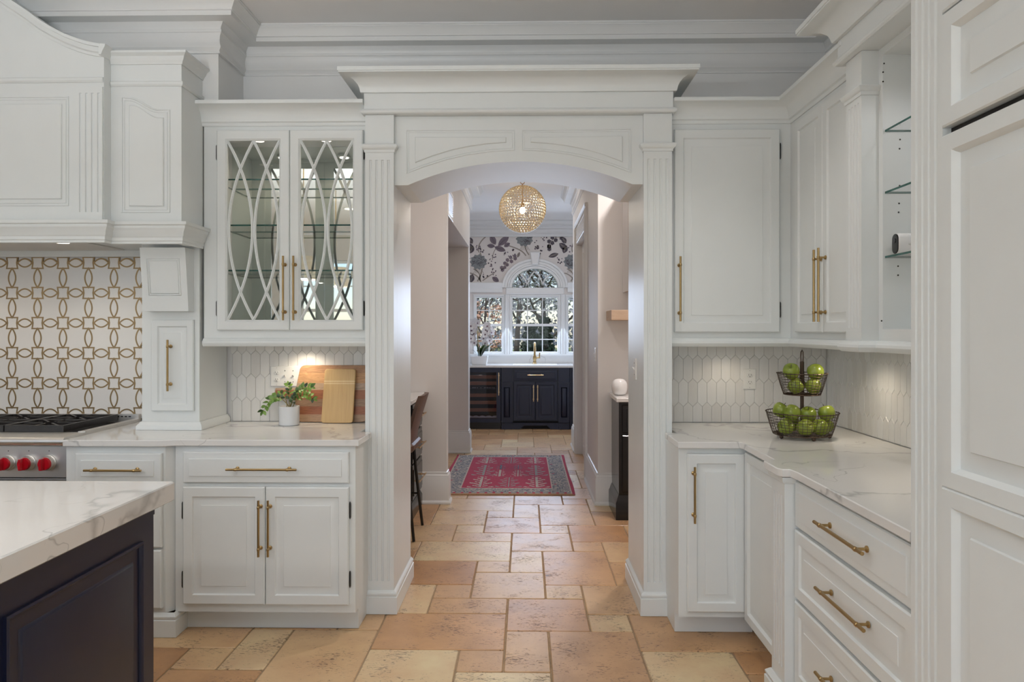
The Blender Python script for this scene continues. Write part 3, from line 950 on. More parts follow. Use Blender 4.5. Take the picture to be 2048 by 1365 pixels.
# ------------------------------------------------------------------ arch surround
XLO, XLI, XRI, XRO = WX(730.5, YA), WX(787.5, YA), WX(1287.5, YA), WX(1344, YA)
ar = thing('archway_surround', ((XLI + XRI) / 2, YA, 0), 'white arched doorway surround with fluted pilasters and wide cornice', 'archway')
ZE = 2.532                                    # underside of the frieze
zcap0, zcap1 = WZ(1037, 299, YA), WZ(1037, 288, YA)
Y2 = 4.185
for xo, xi in ((XLO, XLI), (XRI, XRO)):
    m = MB(TF(YA))
    fluted(m, xo, xi, .001, ZE, -.10, 0, 4, .0305, .0062, .117 + .045, ZE - zcap0 + .05)
    m.build('pilaster', WHITE, ar)
def upl(sd):          # left (-1) and right (+1) passage lining, plinth and capital
    xi, xo = (XLI, XLO) if sd < 0 else (XRI, XRO)
    a, b_ = (min(xi, xo), max(xi, xo))
    j = MB()
    if sd < 0: j.box(XLI - .04, XLI, YA + .101, Y2, .001, WZ(790, 370, YA) + .03)
    else: j.box(XRI, XRI + .04, YA + .101, Y2, .001, WZ(1287, 370, YA) + .03)
    j.build('jamb', WHITE, ar)
    prof = [(0, .001), (.030, .001), (.030, .085), (.022, .087), (.022, .091), (.027, .097), (.027, .103), (.021, .109), (.012, .112), (.004, .117), (0, .117)]
    e = .0005
    path = [(XLO - e, YA + .02), (XLO - e, YA - e), (XLI + e, YA - e), (XLI + e, Y2)] if sd < 0 else [(XRI - e, Y2), (XRI - e, YA - e), (XRO + e, YA - e), (XRO + e, YA + .02)]
    MB().sweep(path, [(o * .62, z) for o, z in prof]).build('plinth', WHITE, ar)
    cap = [(0, zcap0 - .012), (.004, zcap0 - .012), (.006, zcap0), (.013, zcap0 + .006), (.018, zcap0 + .014), (.019, zcap1 - .006), (.016, zcap1), (0, zcap1)]
    path = [(a - e, YA + .05), (a - e, YA - e), (b_ + e, YA - e), (b_ + e, YA + .035)]
    MB().sweep(path, cap).build('capital', WHITE, ar)
upl(-1); upl(1)
# arch face
def AX(px): return WX(px, YA + .03)
def AZz(px, py): return WZ(px, py, YA + .03)
zs = AZz(1037, 370)
def arc_pts(x0, x1, z0, rise, n=28):
    w = (x1 - x0) / 2
    R = (w * w + rise * rise) / (2 * rise)
    c = ((x0 + x1) / 2, z0 + rise - R)
    a0 = math.asin(w / R)
    return [(c[0] + R * math.sin(-a0 + 2 * a0 * k / n), c[1] + R * math.cos(-a0 + 2 * a0 * k / n)) for k in range(n + 1)]
ax0, ax1 = AX(816), AX(1265)
rise = AZz(1037, 323.5) - zs
arcp = arc_pts(ax0, ax1, zs, rise)
face = [(XLI, zs)] + arcp + [(XRI, zs), (XRI, ZE), (XLI, ZE)]
MB(TF(YA)).prism(face, -.075, -.028).build('arch_panel', WHITE, ar)
band = [(XLI, zs)] + arcp + [(XRI, zs), (XRI, zs + .02), ] + [(p[0], p[1] + .022) for p in arcp[::-1]] + [(XLI, zs + .02)]
m = MB()
L = []
bot = [(XLI, zs)] + arcp + [(XRI, zs)]
top = [(XLI, zs + .025)] + [(p[0], p[1] + .025) for p in arcp] + [(XRI, zs + .025)]
for p, q in zip(bot, top):
    L.append([(p[0], YA + .0751, p[1]), (p[0], Y2, p[1]), (q[0], Y2, q[1]), (q[0], YA + .0751, q[1])])
m.loft(L)
m.build('arch_soffit', WHITE, ar, smooth=20)
def spandrel(pts_outer, pts_inner):
    m = MB(TF(YA + .028))
    m.tube([(p[0], p[1], 0) for p in pts_outer], .0042, 6, True)
    m.tube([(p[0], p[1], 0) for p in poly_offset(pts_outer, .010)], .0028, 6, True)
    m.steps(pts_inner, [(0, -.002), (0, .005), (.003, .008)])
    m.build('spandrel_panel', WHITE, ar)
def sp_side(mir):
    q = lambda cx, cy: (AX(660 + cx * .381), AZz(660 + cx * .381, cy * .381))
    o = [q(403, 685), q(403, 912)] + [q(x, y) for x, y in ((500, 872), (610, 838), (720, 812), (850, 794), (968, 788))] + [q(968, 685)]
    i = [q(447, 722), q(447, 857)] + [q(x, y) for x, y in ((540, 820), (640, 790), (740, 769), (830, 757), (925, 750))] + [q(925, 722)]
    if mir:
        c = (XLI + XRI) / 2
        o = [(2 * c - x, z) for x, z in o][::-1]
        i = [(2 * c - x, z) for x, z in i][::-1]
    spandrel(o, i)
sp_side(False); sp_side(True)
e = .0006
FZ = 2.638
MB().box(XLO - .004, XRO + .004, YA - .012, YA + .30, ZE + .001, FZ + .06).build('frieze', WHITE, ar)
bead = [(0, ZE + .001), (.006, ZE + .001), (.013, ZE + .006), (.016, ZE + .014), (.012, ZE + .022), (.006, ZE + .026), (0, ZE + .026)]
MB().sweep([(XLO - .0045, YA + .3), (XLO - .0045, YA - .0125), (XRO + .0045, YA - .0125), (XRO + .0045, YA + .3)], bead).build('bead', WHITE, ar)
corn = [(0, FZ), (.014, FZ), (.016, FZ + .006), (.019, FZ + .022), (.026, FZ + .038), (.042, FZ + .055), (.066, FZ + .067), (.098, FZ + .073), (.104, FZ + .073), (.104, FZ + .079), (.108, FZ + .080), (.108, FZ + .099), (0, FZ + .099)]
MB().sweep([(XLO - .0045, YW - .008), (XLO - .0045, YA - .0125), (XRO + .0045, YA - .0125), (XRO + .0045, YW - .008)], corn).build('cornice', WHITE, ar)
outlet('light_switch', TR(XRI), SY(1271, XRI), SZ(1271, 738, XRI), 'white toggle light switch on the right side of the archway passage', ('t',))

# ------------------------------------------------------------------ left glass fronted wall cabinet
UC = [(0, 2.492), (.006, 2.492), (.010, 2.499), (.010, 2.507), (.018, 2.513), (.018, 2.519), (.022, 2.536), (.032, 2.556), (.050, 2.573), (.078, 2.583), (.090, 2.585), (.090, 2.603), (0, 2.603)]
RAIL = [(0, UB - .018), (.012, UB - .018), (.020, UB - .010), (.024, UB), (.022, UB + .010), (.014, UB + .016), (.010, UB + .022), (0, UB + .026)]
ux0, ux1 = WX(408, YU), XLO - .006
gc = thing('glass_front_cabinet', ((ux0 + ux1) / 2, YU, UB), 'white wall cabinet with two interlaced arch glass doors and glass shelves', 'cabinet')
m = MB()
m.box(ux0, ux0 + .018, YU + .001, YW - .002, UB, 2.56).box(ux1 - .018, ux1, YU + .001, YW - .002, UB, 2.56)
m.box(ux0 + .018, ux1 - .018, YU + .001, YW - .002, UB, UB + .03).box(ux0 + .018, ux1 - .018, YU + .001, YW - .002, 2.465, 2.49)
m.build('carcass', WHITE, gc)
MB().box(ux0 + .019, ux1 - .019, YW - .018, YW - .003, UB + .031, 2.464).build('mirror_back', M['mirror'], gc)
fz0, fz1 = WZ(570, 661, YU), WZ(570, 262, YU)
dl0, dm, dr1 = WX(433, YU - .02), WX(579, YU - .02), WX(726, YU - .02)
T = TF(YU)
MB(T).rsteps(ux0, ux1, UB, 2.50, [(0, -.018), (0, 0)] , False, False).build('edge_band', WHITE, gc)
m = MB(T)
m.box(ux0, dl0 + .02, UB, 2.50, -.018, 0).box(dr1 - .02, ux1, UB, 2.50, -.018, 0).box(dl0 + .02, dr1 - .02, UB, fz0 + .02, -.018, 0).box(dl0 + .02, dr1 - .02, fz1 - .02, 2.50, -.018, 0)
m.build('face_frame', WHITE, gc)
MB().sweep([(ux0 - .015, YU), (ux1, YU)], UC).build('crown', WHITE, gc)
MB().sweep([(ux0, YU), (ux1, YU)], RAIL).build('light_rail', WHITE, gc)
for z in (WZ(560, 363, YU + .1), WZ(560, 453.5, YU + .1), WZ(560, 543, YU + .1)):
    glass_shelf(ux0 + .019, ux1 - .019, YU + .05, YW - .02, z - .004, z + .004, gc)
TD = TF(YU - .0008)
for side in (0, 1):
    u0, u1 = (dl0, dm - .0012) if side == 0 else (dm + .0012, dr1)
    st = .0535
    m = MB(TD).rsteps(u0, u1, fz0, fz1, [(0, 0), (0, .016), (.005, .021), (st - .009, .021), (st - .006, .018), (st, .013), (st, 0), (0, 0)], False, False)
    d = m.build('door', WHITE, gc)
    gu0, gu1, gv0, gv1 = u0 + st, u1 - st, fz0 + st, fz1 - st
    MB(TD).box(gu0, gu1, gv0, gv1, .001, .004).build('pane', M['glass'], d)
    hw, hh, vm = (gu1 - gu0) / 2, (gv1 - gv0) / 2, (gv0 + gv1) / 2
    for base, sg in ((gu0, 1), (gu0 + hw, -1), (gu0 + hw, 1), (gu1, -1)):
        m = MB(TD)
        L = []
        n = 26
        for k in range(n + 1):
            t = -1 + 2 * k / n
            cc = lambda t: Vector((base + sg * (hw - .006) * (1 - t * t) ** 1.0, vm + hh * t))
            p = cc(t)
            dd = (cc(min(1, t + .02)) - cc(max(-1, t - .02))).normalized()
            nn = Vector((-dd.y, dd.x))
            L.append([(*(p + nn * q), w) for q, w in ((-.0068, .0045), (-.0068, .011), (-.0048, .013), (-.003, .0125), (-.0015, .0165), (.0015, .0165), (.003, .0125), (.0048, .013), (.0068, .011), (.0068, .0045))])
        m.loft(L)
        m.build('lattice_bar', WHITE, d)
    hx = WX(566 if side == 0 else 586.5, YU - .055)
    pull(TD, (hx, WZ(575, 641, YU - .055)), (hx, WZ(575, 512, YU - .055)), .0212, d)
    hu = u0 - .003 if side == 0 else u1 + .003
    for a, c in ((322, 291), (633, 602)):
        hinge(TD, hu, WZ(433, a, YU), WZ(433, c, YU), .010, d)
def puck(x, y, z, label, e=1.0):
    t = thing('puck_light', (x, y, z - .014), label, 'light', 'under cabinet lights')
    MB().lathe([(.036, z - .014), (.036, z - .004), (.033, z - .001)], (x, y, 0), 20).build('housing', M['plate'], t)
    MB().lathe([(.026, z - .0165), (.026, z - .0142)], (x, y, 0), 20).build('lens', M['lens'], t)
    add_light('puck_lamp', 'SPOT', (x, y, z - .022), (0, 0, 0), e, (1.0, .86, .66), spot_size=math.radians(150), spot_blend=.8, shadow_soft_size=.03)
for xx_, sd_ in ((-1.42, 'left'), (-1.06, 'right')):  # lights added to brighten the cabinet interior
    puck(xx_, YU + .12, 2.464, 'added round fill light inside the top of the glass front cabinet at ' + sd_, 5.0)
puck(WX(606, 3.92), 3.92, UB - .001, 'small round light under the left glass cabinet', 10.0)

# ------------------------------------------------------------------ right wall cabinets
X3 = WX(1582, YU)
X2 = X3 - .066
TYF, TYN = SY(1692, X2), SY(1723, X2)           # the tower pilaster, far and near edge
rx0 = XRO + .006
sc = thing('wall_cabinet', ((rx0 + X3) / 2, YU, UB), 'white single door wall cabinet right of the arch', 'cabinet')
MB().box(rx0, X3 - .001, YU, YW - .002, UB, 2.56).build('carcass', WHITE, sc)
MB().sweep([(rx0, YU - .0005), (X3 - .0005, YU - .0005)], UC[:0] or [(0, UB + .0), (.0004, UB), (.0004, UB + .02), (0, UB + .02)]).build('light_rail_backing', WHITE, sc)
d = panel(TF(YU - .0008), 'door', WX(1349, YU - .02), WX(1560, YU - .02), WZ(1450, 665, YU - .02), WZ(1450, 258, YU - .02), sc, WHITE)
hx = WX(1361, YU - .055)
pull(TF(YU - .0008), (hx, WZ(1361, 643, YU - .055)), (hx, WZ(1361, 513, YU - .055)), .0212, d)
for a, c in ((320, 287), (636, 604)):
    hinge(TF(YU - .0008), WX(1562, YU - .02), WZ(1560, a, YU), WZ(1560, c, YU), .010, d)
dc = thing('corner_wall_cabinet', (X3, (TYF + YU) / 2, UB), 'white two door wall cabinet along the right wall beside the open shelves', 'cabinet')
MB().box(X3, XR - .001, TYF, YW - .009, UB, 2.56).build('carcass', WHITE, dc)
m = MB().sweep([(rx0, YU), (X3, YU), (X3, TYF + .0005)], UC).build('crown', WHITE, dc)
m = MB().sweep([(rx0, YU - .001), (X3 - .001, YU - .001), (X3 - .001, TYF + .0005)], RAIL).build('light_rail', WHITE, dc)
ysp = SY(1645, X3 - .02)
dz0, dz1 = WZ(1450, 665, YU - .02), WZ(1450, 258, YU - .02)
TDR = TR(X3 - .0008)
dA = panel(TDR, 'door', ysp + .001, SY(1589, X3 - .02), dz0, dz1, dc, WHITE)
dB = panel(TDR, 'door', TYF + .002, ysp - .001, dz0, dz1, dc, WHITE)
yh = SY(1628, X3 - .055); pull(TDR, (yh, SZ(1628, 644, X3 - .055)), (yh, SZ(1628, 500, X3 - .055)), .0212, dA)
yh = SY(1637, X3 - .055); pull(TDR, (yh, SZ(1637, 644, X3 - .055)), (yh, SZ(1637, 496, X3 - .055)), .0212, dB)

# open shelf tower
TY0 = 1.86
tw = thing('open_shelf_cabinet', (X3, (TY0 + TYF) / 2, UB), 'tall white open shelf cabinet with fluted post and big cornice', 'cabinet')
m = MB()
m.box(X3, XR - .001, TYN - .03, TYF - .001, UB, 2.52)             # far side
m.box(X3, XR - .001, TY0, TY0 + .02, UB, 2.52)                    # near side
m.box(XR - .02, XR - .001, TY0 + .02, TYN - .03, UB, 2.52)        # back
m.box(X3, XR - .02, TY0 + .02, TYN - .03, UB, 1.442).box(X3, XR - .02, TY0 + .02, TYN - .03, 2.485, 2.52)
m.build('carcass', WHITE, tw)
m = MB(TR(X2))
fluted(m, TYN, TYF, UB, 2.512, -(X3 - X2) - .0, 0, 4, .026, .0062, .075, 2.512 - SZ(1700, 185, X2) + .065)
m.build('pilaster', WHITE, tw)
zc = SZ(1723, 172, X2)
MB().sweep([(X3, TYF + .0005), (X2, TYF + .0005), (X2, TYN - .0005), (X3, TYN - .0005)][::1], [(0, zc - .035), (.004, zc - .035), (.006, zc - .022), (.013, zc - .016), (.017, zc - .004), (.014, zc), (0, zc)]).build('capital', WHITE, tw)
XF_ = X2 - .02
MB().box(XF_, XR - .001, TY0, TYF + .03, 2.513, 2.70).build('frieze', WHITE, tw)
fzz = 2.513
MB().sweep([(XR - .005, TYF + .0305), (XF_ - .0005, TYF + .0305), (XF_ - .0005, TY0)], [(0, fzz), (.008, fzz), (.014, fzz + .006), (.015, fzz + .014), (.008, fzz + .022), (0, fzz + .024)]).build('bead', WHITE, tw)
MB().sweep([(XR - .005, TYF + .0305), (XF_ - .0005, TYF + .0305), (XF_ - .0005, TY0)], [(o * 1.15, z - FZ + fzz + .098) for o, z in corn]).build('cornice', WHITE, tw)
r2 = [(o, z) for o, z in RAIL]
MB().sweep([(X3, TYF + .0005), (X2 - .001, TYF + .0005), (X2 - .001, TYN - .0005), (X3 - .0005, TYN - .0005), (X3 - .0005, TY0)], r2).build('light_rail', WHITE, tw)
for py in (262, 385.5, 514.5):
    z = SZ(1766, py, X3)
    glass_shelf(X3 + .008, XR - .021, TY0 + .021, TYN - .031, z - .004, z + .004, tw)
ph = MB(TF(TYN - .03))
for px, py in ((1800, 278), (1799, 297), (1799, 371), (1798, 407), (1797, 425), (1796, 533), (1796, 551), (1768, 148), (1766, 166), (1766, 184), (1763, 643)):
    z = SZ(px, py, X3 + .06)
    xx = WX(px, TYN - .03)
    ph.lathe([(.0032, .0002), (.0032, .0012)], (xx, z, 0), 8)
ph.build('peg_hole', M['slot'], tw, smooth=0)['kind'] = 'stuff'
tl = thing('puck_light', (X3 + .16, 2.3, 2.47), 'added round fill light inside the top of the open shelves', 'light', 'under cabinet lights')  # added light, lifts the dark inside of the shelves
MB().lathe([(.030, 2.4705), (.030, 2.4845)], (X3 + .16, 2.3, 0), 20).build('housing', M['plate'], tl)
MB().lathe([(.022, 2.4685), (.022, 2.4704)], (X3 + .16, 2.3, 0), 20).build('lens', M['lens'], tl)
add_light('shelf_fill_light', 'SPOT', (X3 + .16, 2.3, 2.455), (0, 0, 0), 8, (.98, .98, 1.0), spot_size=math.radians(165), spot_blend=.5, shadow_soft_size=.03)
puck(X3 + .10, 2.35, UB - .001, 'small round light under the open shelves', 6)
puck(X3 + .12, 3.35, UB - .001, 'small round light under the right corner wall cabinet', 8)
puck(X3 - .25, YU + .16, UB - .001, 'small round light under the single door wall cabinet', 4)

# ------------------------------------------------------------------ security camera on the lowest glass shelf
zsh = SZ(1766, 514.5, X3) + .0045
xc, yc = X3 + .026, TYN - .075
cm = thing('security_camera', (xc, yc, zsh), 'white capsule security camera with black face on lowest glass shelf', 'camera')
def capsule_x(m, x0, x1, yc, zc, hw, hh, rnd):
    def oval(s, x):
        pts = []
        for k in range(24):
            a = 2 * PI * k / 24
            y, z = hw * math.cos(a), hw * math.sin(a)
            z += (hh - hw) * (1 if math.sin(a) > 1e-6 else (-1 if math.sin(a) < -1e-6 else 0))
            pts.append((x, yc + y * s, zc + z * s))
        return pts
    m.loft([oval(.90, x0), oval(.97, x0 + rnd * .3), oval(1, x0 + rnd), oval(1, x1 - rnd), oval(.95, x1 - rnd * .4), oval(.75, x1)])
m = MB(); capsule_x(m, xc, xc + .092, yc, zsh + .0405, .024, .040, .008); m.build('body', M['ceramic'], cm)
m = MB(); capsule_x(m, xc - .004, xc + .001, yc, zsh + .0405, .0212, .037, .001); fc = m.build('face', M['black'], cm)
MB().lathe([(.009, -.0065), (.009, -.0042)], (xc, yc, zsh + .052), 16, 'x').build('camera_lens', M['darkglass'], fc)
def text_mesh(name, body, size, loc, rot, mat, parent, ext=.0002):
    cu = bpy.data.curves.new(name, 'FONT'); cu.body = body; cu.size = size; cu.extrude = ext; cu.align_x = 'CENTER'; cu.resolution_u = 2
    tmp = bpy.data.objects.new(name, cu); COL.objects.link(tmp)
    me = bpy.data.meshes.new_from_object(tmp.evaluated_get(bpy.context.evaluated_depsgraph_get()))
    bpy.data.objects.remove(tmp); bpy.data.curves.remove(cu)
    me.materials.clear(); me.materials.append(mat)
    o = bpy.data.objects.new(name, me); COL.objects.link(o); o.parent = parent
    o.location = Vector(loc) - parent_origin(parent); o.rotation_euler = rot
    return o
text_mesh('logo', 'arlo', .013, (xc + .045, yc - .0243, zsh + .034), (PI / 2, 0, 0), M['steel'], cm)

# ------------------------------------------------------------------ refrigerator behind panels
XFR = .985
ff, fn = SY(1822, XFR), SY(1885, XFR)
fr = thing('panelled_refrigerator', (XFR, (fn + .75) / 2, 0), 'tall built-in refrigerator behind white panels with dark vent slot', 'refrigerator')
m = MB(TR(XFR)); fluted(m, fn + .0005, ff, .001, 2.52, -.05, 0, 4, .028, .0065, .16, .02); m.build('fluted_post', WHITE, fr)
MB().box(XFR + .051, XR - .001, .72, ff - .001, .001, 2.52).build('carcass', WHITE, fr)
FD = [(0, -.045), (0, .0), (.004, .004), (.040, .004), (.046, -.003), (.050, -.012), (.060, -.013), (.094, -.009), (.097, -.004)]
slz0, slz1 = SZ(1886, 273, XFR), SZ(1886, 263, XFR)
TFR = TR(XFR)
y0, y1 = .74, fn - .001
zmA, zmB = SZ(1899, 1002, XFR), SZ(1899, 955, XFR)
m = MB(TFR)
d = panel(TFR, 'door', y0, y1, .10, (zmA + zmB) / 2, fr, WHITE, [(q, w) for q, w in FD])
d = panel(TFR, 'door', y0, y1, (zmA + zmB) / 2 + .0005, slz0, fr, WHITE, FD)
d = panel(TFR, 'grille_panel', y0, y1, slz1 + .008, SZ(1886, 26, XFR) - .004, fr, WHITE, FD)
d = panel(TFR, 'top_panel', y0, y1, SZ(1886, 26, XFR), 2.52, fr, WHITE, FD)
MB().box(XFR + .02, XFR + .05, y0, y1, slz0 + .001, slz1 + .007).build('vent_slot', M['dark'], fr)
MB(TFR).box(y0, y1, .001, .098, -.05, -.02).build('toe_kick', WHITE, fr)
# ------------------------------------------------------------------ left base cabinets and counter
CT_Z = .924
YL = 3.375                                       # face frame of the left base cabinet
lx0, lx1 = WX(351, YL), WX(711, YL)
bc = thing('base_cabinet', ((lx0 + lx1) / 2, YL, 0), 'white two door base cabinet with one wide drawer left of the arch', 'cabinet')
zb0 = WZ(530, 1225, YL)
m = MB().box(lx0, lx1, YL, YW - .03, zb0, CT_Z - .031)
m.build('carcass', WHITE, bc)
MB().box(lx0 + .01, lx1 - .004, 3.455, YW - .05, .001, zb0 - .0005).build('toe_kick', WHITE, bc)
TLB = TF(YL - .0008)
yd = YL - .021
drw = panel(TLB, 'drawer', WX(365, yd), WX(697, yd), WZ(530, 967, yd), WZ(530, 905, yd), bc, WHITE, DRAWER)
zz = WZ(523, 940, yd - .035); pull(TLB, (WX(452, yd - .035), zz), (WX(593, yd - .035), zz), .0252, drw)
for a, c, hx, hg in ((365, 529.3, 516.5, 363), (530.7, 697, 535.5, 699)):
    d = panel(TLB, 'door', WX(a, yd), WX(c, yd), WZ(530, 1211, yd), WZ(530, 975, yd), bc, WHITE)
    hxx = WX(hx, yd - .035)
    pull(TLB, (hxx, WZ(hx, 1115, yd - .035)), (hxx, WZ(hx, 1002, yd - .035)), .0212, d)
    for p, q in ((1040, 1005), (1178, 1144)):
        hinge(TLB, WX(hg, yd), WZ(hg, p, yd), WZ(hg, q, yd), .010, d)
# drawer unit between it and the range, slightly proud with a canted corner
YD = 3.350
RX = -2.162                                      # right flank of the range
cx0, cx1 = RX + .004, lx0 - .001
dr = thing('drawer_cabinet', ((cx0 + cx1) / 2, YD, 0), 'white stack of three drawers beside the range with canted corner', 'cabinet')
cant = WX(331, YD)
MB(TU(0)).prism([(cx0, YD), (cant, YD), (cx1, YD + .045), (cx1, YW - .03), (cx0, YW - .03)], .11, CT_Z - .031).build('carcass', WHITE, dr)
TDD = TF(YD - .0008)
for a, c, rg in ((967, 908, DRAWER), (1096, 975, DOOR), (1218, 1101, DOOR)):
    q = panel(TDD, 'drawer', WX(149, YD - .021), WX(322, YD - .021), WZ(250, c if a == 967 else c, YD - .021) if False else WZ(250, a, YD - .021), WZ(250, c, YD - .021), dr, WHITE, rg)
    zz = WZ(225, 942, YD - .06) if a == 967 else (WZ(250, a, YD) + WZ(250, c, YD)) / 2
    pull(TDD, (WX(167, YD - .06), zz), (WX(282, YD - .06), zz), .0252 if rg is DRAWER else .0212, q)
MB().sweep([(cx0, YD), (cx1 + .006, YD), (cx1 + .006, 3.455)], [(0, .001), (.016, .001), (.016, .078), (.011, .081), (.015, .088), (.015, .096), (.009, .103), (.002, .112), (0, .112)]).build('plinth', WHITE, dr)

def slab(name, poly, z0, z1, mat, label=None, cat=None, parent=None, bev=.003):
    m = MB(TU(0)).steps(poly, [(bev, z0), (0, z0 + bev), (0, z1 - bev), (bev, z1)])
    o = m.build(name, mat, parent)
    if label: tag(o, label, cat)
    return o
px_ = XLO - .0055
slab('countertop', [(RX + .003, 3.325), (WX(325, 3.325), 3.325), (WX(352, 3.35), 3.35), (WX(717, 3.35), 3.35), (WX(717, 3.35) + .003, YA - .028), (px_ - .016, YA - .028), (px_ - .016, YW - .0095), (RX + .003, YW - .0095)],
     CT_Z - .030, CT_Z, M['quartz'], 'white quartz countertop with grey veins left of the arch', 'countertop')

# ------------------------------------------------------------------ pull-out column between range and wall cabinet
YC_ = 3.68
pz1 = 1.885
kx0, kx1 = WX(284, YC_), WX(399, YC_)
co = thing('hood_column', ((kx0 + kx1) / 2, YC_, CT_Z), 'white column under the range hood with pull-out door and corbel', 'cabinet')
MB().box(kx0, kx1, YC_, YW - .011, CT_Z + .001, pz1).build('carcass', WHITE, co)
TCO = TF(YC_ - .0008)
d = panel(TCO, 'door', WX(301, YC_ - .02), WX(386, YC_ - .02), WZ(340, 822, YC_), WZ(340, 640, YC_), co, WHITE, [(0, 0), (0, .012), (.004, .016), (.033, .016), (.036, .012), (.040, .008), (.046, .0075), (.064, .012), (.066, .0135)])
hx = WX(335, YC_ - .05); pull(TCO, (hx, WZ(335, 783, YC_ - .05)), (hx, WZ(335, 680, YC_ - .05)), .0162, d)
q0, q1 = WX(285, YC_ - .07), WX(379, YC_ - .05)
zc0, zc1 = WZ(330, 623, YC_ - .05), 1.853
m = MB()
m.loft([[(q0, YC_ - .001, zc0), (q1, YC_ - .001, zc0), (q1, YC_ - .062, zc0), (q0, YC_ - .062, zc0)],
        [(q0, YC_ - .001, zc0 + .05), (q1, YC_ - .001, zc0 + .05), (q1, YC_ - .066, zc0 + .05), (q0, YC_ - .066, zc0 + .05)],
        [(q0, YC_ - .001, zc1), (q1, YC_ - .001, zc1), (q1, YC_ - .098, zc1), (q0, YC_ - .098, zc1)]])
cb = m.build('corbel', WHITE, co)
def corbY(z): return YC_ - .066 - .032 * (z - zc0 - .05) / (zc1 - zc0 - .05)
za, zb = WZ(330, 591, YC_ - .07), WZ(330, 518, YC_ - .09)
ua, ub = WX(296, YC_ - .08), WX(360, YC_ - .08)
m = MB()
for i, w in ((0, .0035), (.009, .003)):
    pts = [(ua + i, corbY(za + i), za + i), (ub - i, corbY(za + i), za + i), (ub - i, corbY(zb - i), zb - i), (ua + i, corbY(zb - i), zb - i)]
    m.tube(pts, w, 6, True)
m.build('panel_moulding', WHITE, cb)
MB().sweep([(kx0 - .001, YC_ + .1), (kx0 - .001, YC_ - .0008), (kx1 + .0008, YC_ - .0008), (kx1 + .0008, YW - .011)], [(0, CT_Z + .001), (.020, CT_Z + .001), (.020, CT_Z + .020), (.014, CT_Z + .030), (.010, CT_Z + .034), (.006, CT_Z + .042), (0, CT_Z + .043)]).build('plinth', WHITE, co)

# ------------------------------------------------------------------ range hood
XT = ux0 - .006
YT = SY(363, XT)
XC = WX(222, YT)
YC = SY(208, XC)
HB = 1.858
hd = thing('range_hood', (-2.6, YC, HB), 'large white mantel range hood with curved top and fluted panels', 'range hood')
XH0 = -3.25
zt_top = WZ(290, 100, YT - .04)
MB().box(XC, XT, YT, BY - .002, HB + .036, zt_top - .01).box(XC, XT, BY - .001, YW - .011, HB + .036, 2.60).box(XC, XT, YT, YT + .03, HB + .001, HB + .036).box(XT - .03, XT, YT + .03, YC_ - .101, HB + .001, HB + .036).build('side_tower', WHITE, hd)
m = MB(TF(YC))
def hz(px, py): return (WX(px, YC), WZ(px, py, YC))
curve_px = [(-140, -120), (-60, -70), (0, -18), (22, 0), (44, 14), (66, 29), (90, 47), (114, 61), (140, 74), (164, 83), (180, 88), (196, 91.5), (208, 93)]
crv = [hz(x, y) for x, y in curve_px]
MB().box(XH0, XC, YC, YC + .03, HB + .001, HB + .0355).build('front_lip', WHITE, hd)
body = [(XH0, HB + .036), (XC, HB + .036)] + [(XC, crv[-1][1])] + crv[-2::-1] + [(XH0, crv[0][1] + .05)]
m.prism(body, -(BY - .003 - YC), 0)
m.build('mantel', WHITE, hd)
# curved moulding along the top
L = []
for k in range(len(crv)):
    p = Vector(crv[k]); dd = (Vector(crv[min(k + 1, len(crv) - 1)]) - Vector(crv[max(k - 1, 0)])).normalized()
    if k == len(crv) - 1: dd = Vector((1, 0))
    nn = Vector((dd.y, -dd.x))
    L.append([(*(p + nn * a), w) for a, w in ((.052, .0005), (.052, .006), (.040, .010), (.034, .020), (.022, .024), (.014, .026), (.014, .036), (0, .038), (0, .0005))])
e0 = L[-1]
m = MB(TF(YC)); m.loft(L)
m.build('curved_moulding', WHITE, hd)
MB().sweep([(XC + .0005, YC - .036), (XC + .0005, YT - .002)], [(-.006, crv[-1][1] - .052), (.006, crv[-1][1] - .05), (.012, crv[-1][1] - .034), (.024, crv[-1][1] - .012), (.026, crv[-1][1]), (-.006, crv[-1][1])]).build('moulding_return', WHITE, hd)
# crown, bead and lower trim of the side tower
tz = zt_top
MB().sweep([(XC + .002, YT - .0006), (XT + .0005, YT - .0006), (XT + .0005, BY - .003)], [(0, tz - .056), (.006, tz - .056), (.010, tz - .044), (.018, tz - .036), (.022, tz - .022), (.034, tz - .012), (.038, tz - .010), (.038, tz), (0, tz)]).build('tower_crown', WHITE, hd)
bz0, bz1 = WZ(290, 173, YT), WZ(290, 163, YT)
MB().sweep([(XC + .002, YT - .0006), (XT + .0005, YT - .0006), (XT + .0005, BY - .003)], [(0, bz0), (.004, bz0), (.010, bz0 + .008), (.010, bz1 - .004), (.004, bz1), (0, bz1)]).build('bead', WHITE, hd)
MB().sweep([(XH0, YC - .0006), (XC - .001, YC - .0006)], [(0, bz0), (.004, bz0), (.010, bz0 + .008), (.010, bz1 - .004), (.004, bz1), (0, bz1)]).build('bead', WHITE, hd)
lt0, lt1 = HB, WZ(290, 443, YT - .04)
h_ = lt1 - lt0
LOW = [(0, lt0), (.006, lt0), (.006, lt0 + h_ * .10), (.010, lt0 + h_ * .14), (.010, lt0 + h_ * .28), (.016, lt0 + h_ * .36), (.020, lt0 + h_ * .55), (.030, lt0 + h_ * .68), (.032, lt0 + h_ * .72), (.032, lt0 + h_ * .82), (.040, lt0 + h_ * .86), (.042, lt1), (0, lt1)]
MB().sweep([(XH0, YC - .0006), (XC + .0006, YC - .0006), (XC + .0006, YT - .0006), (XT + .0006, YT - .0006), (XT + .0006, YU - .008)], LOW).build('lower_moulding', WHITE, hd)
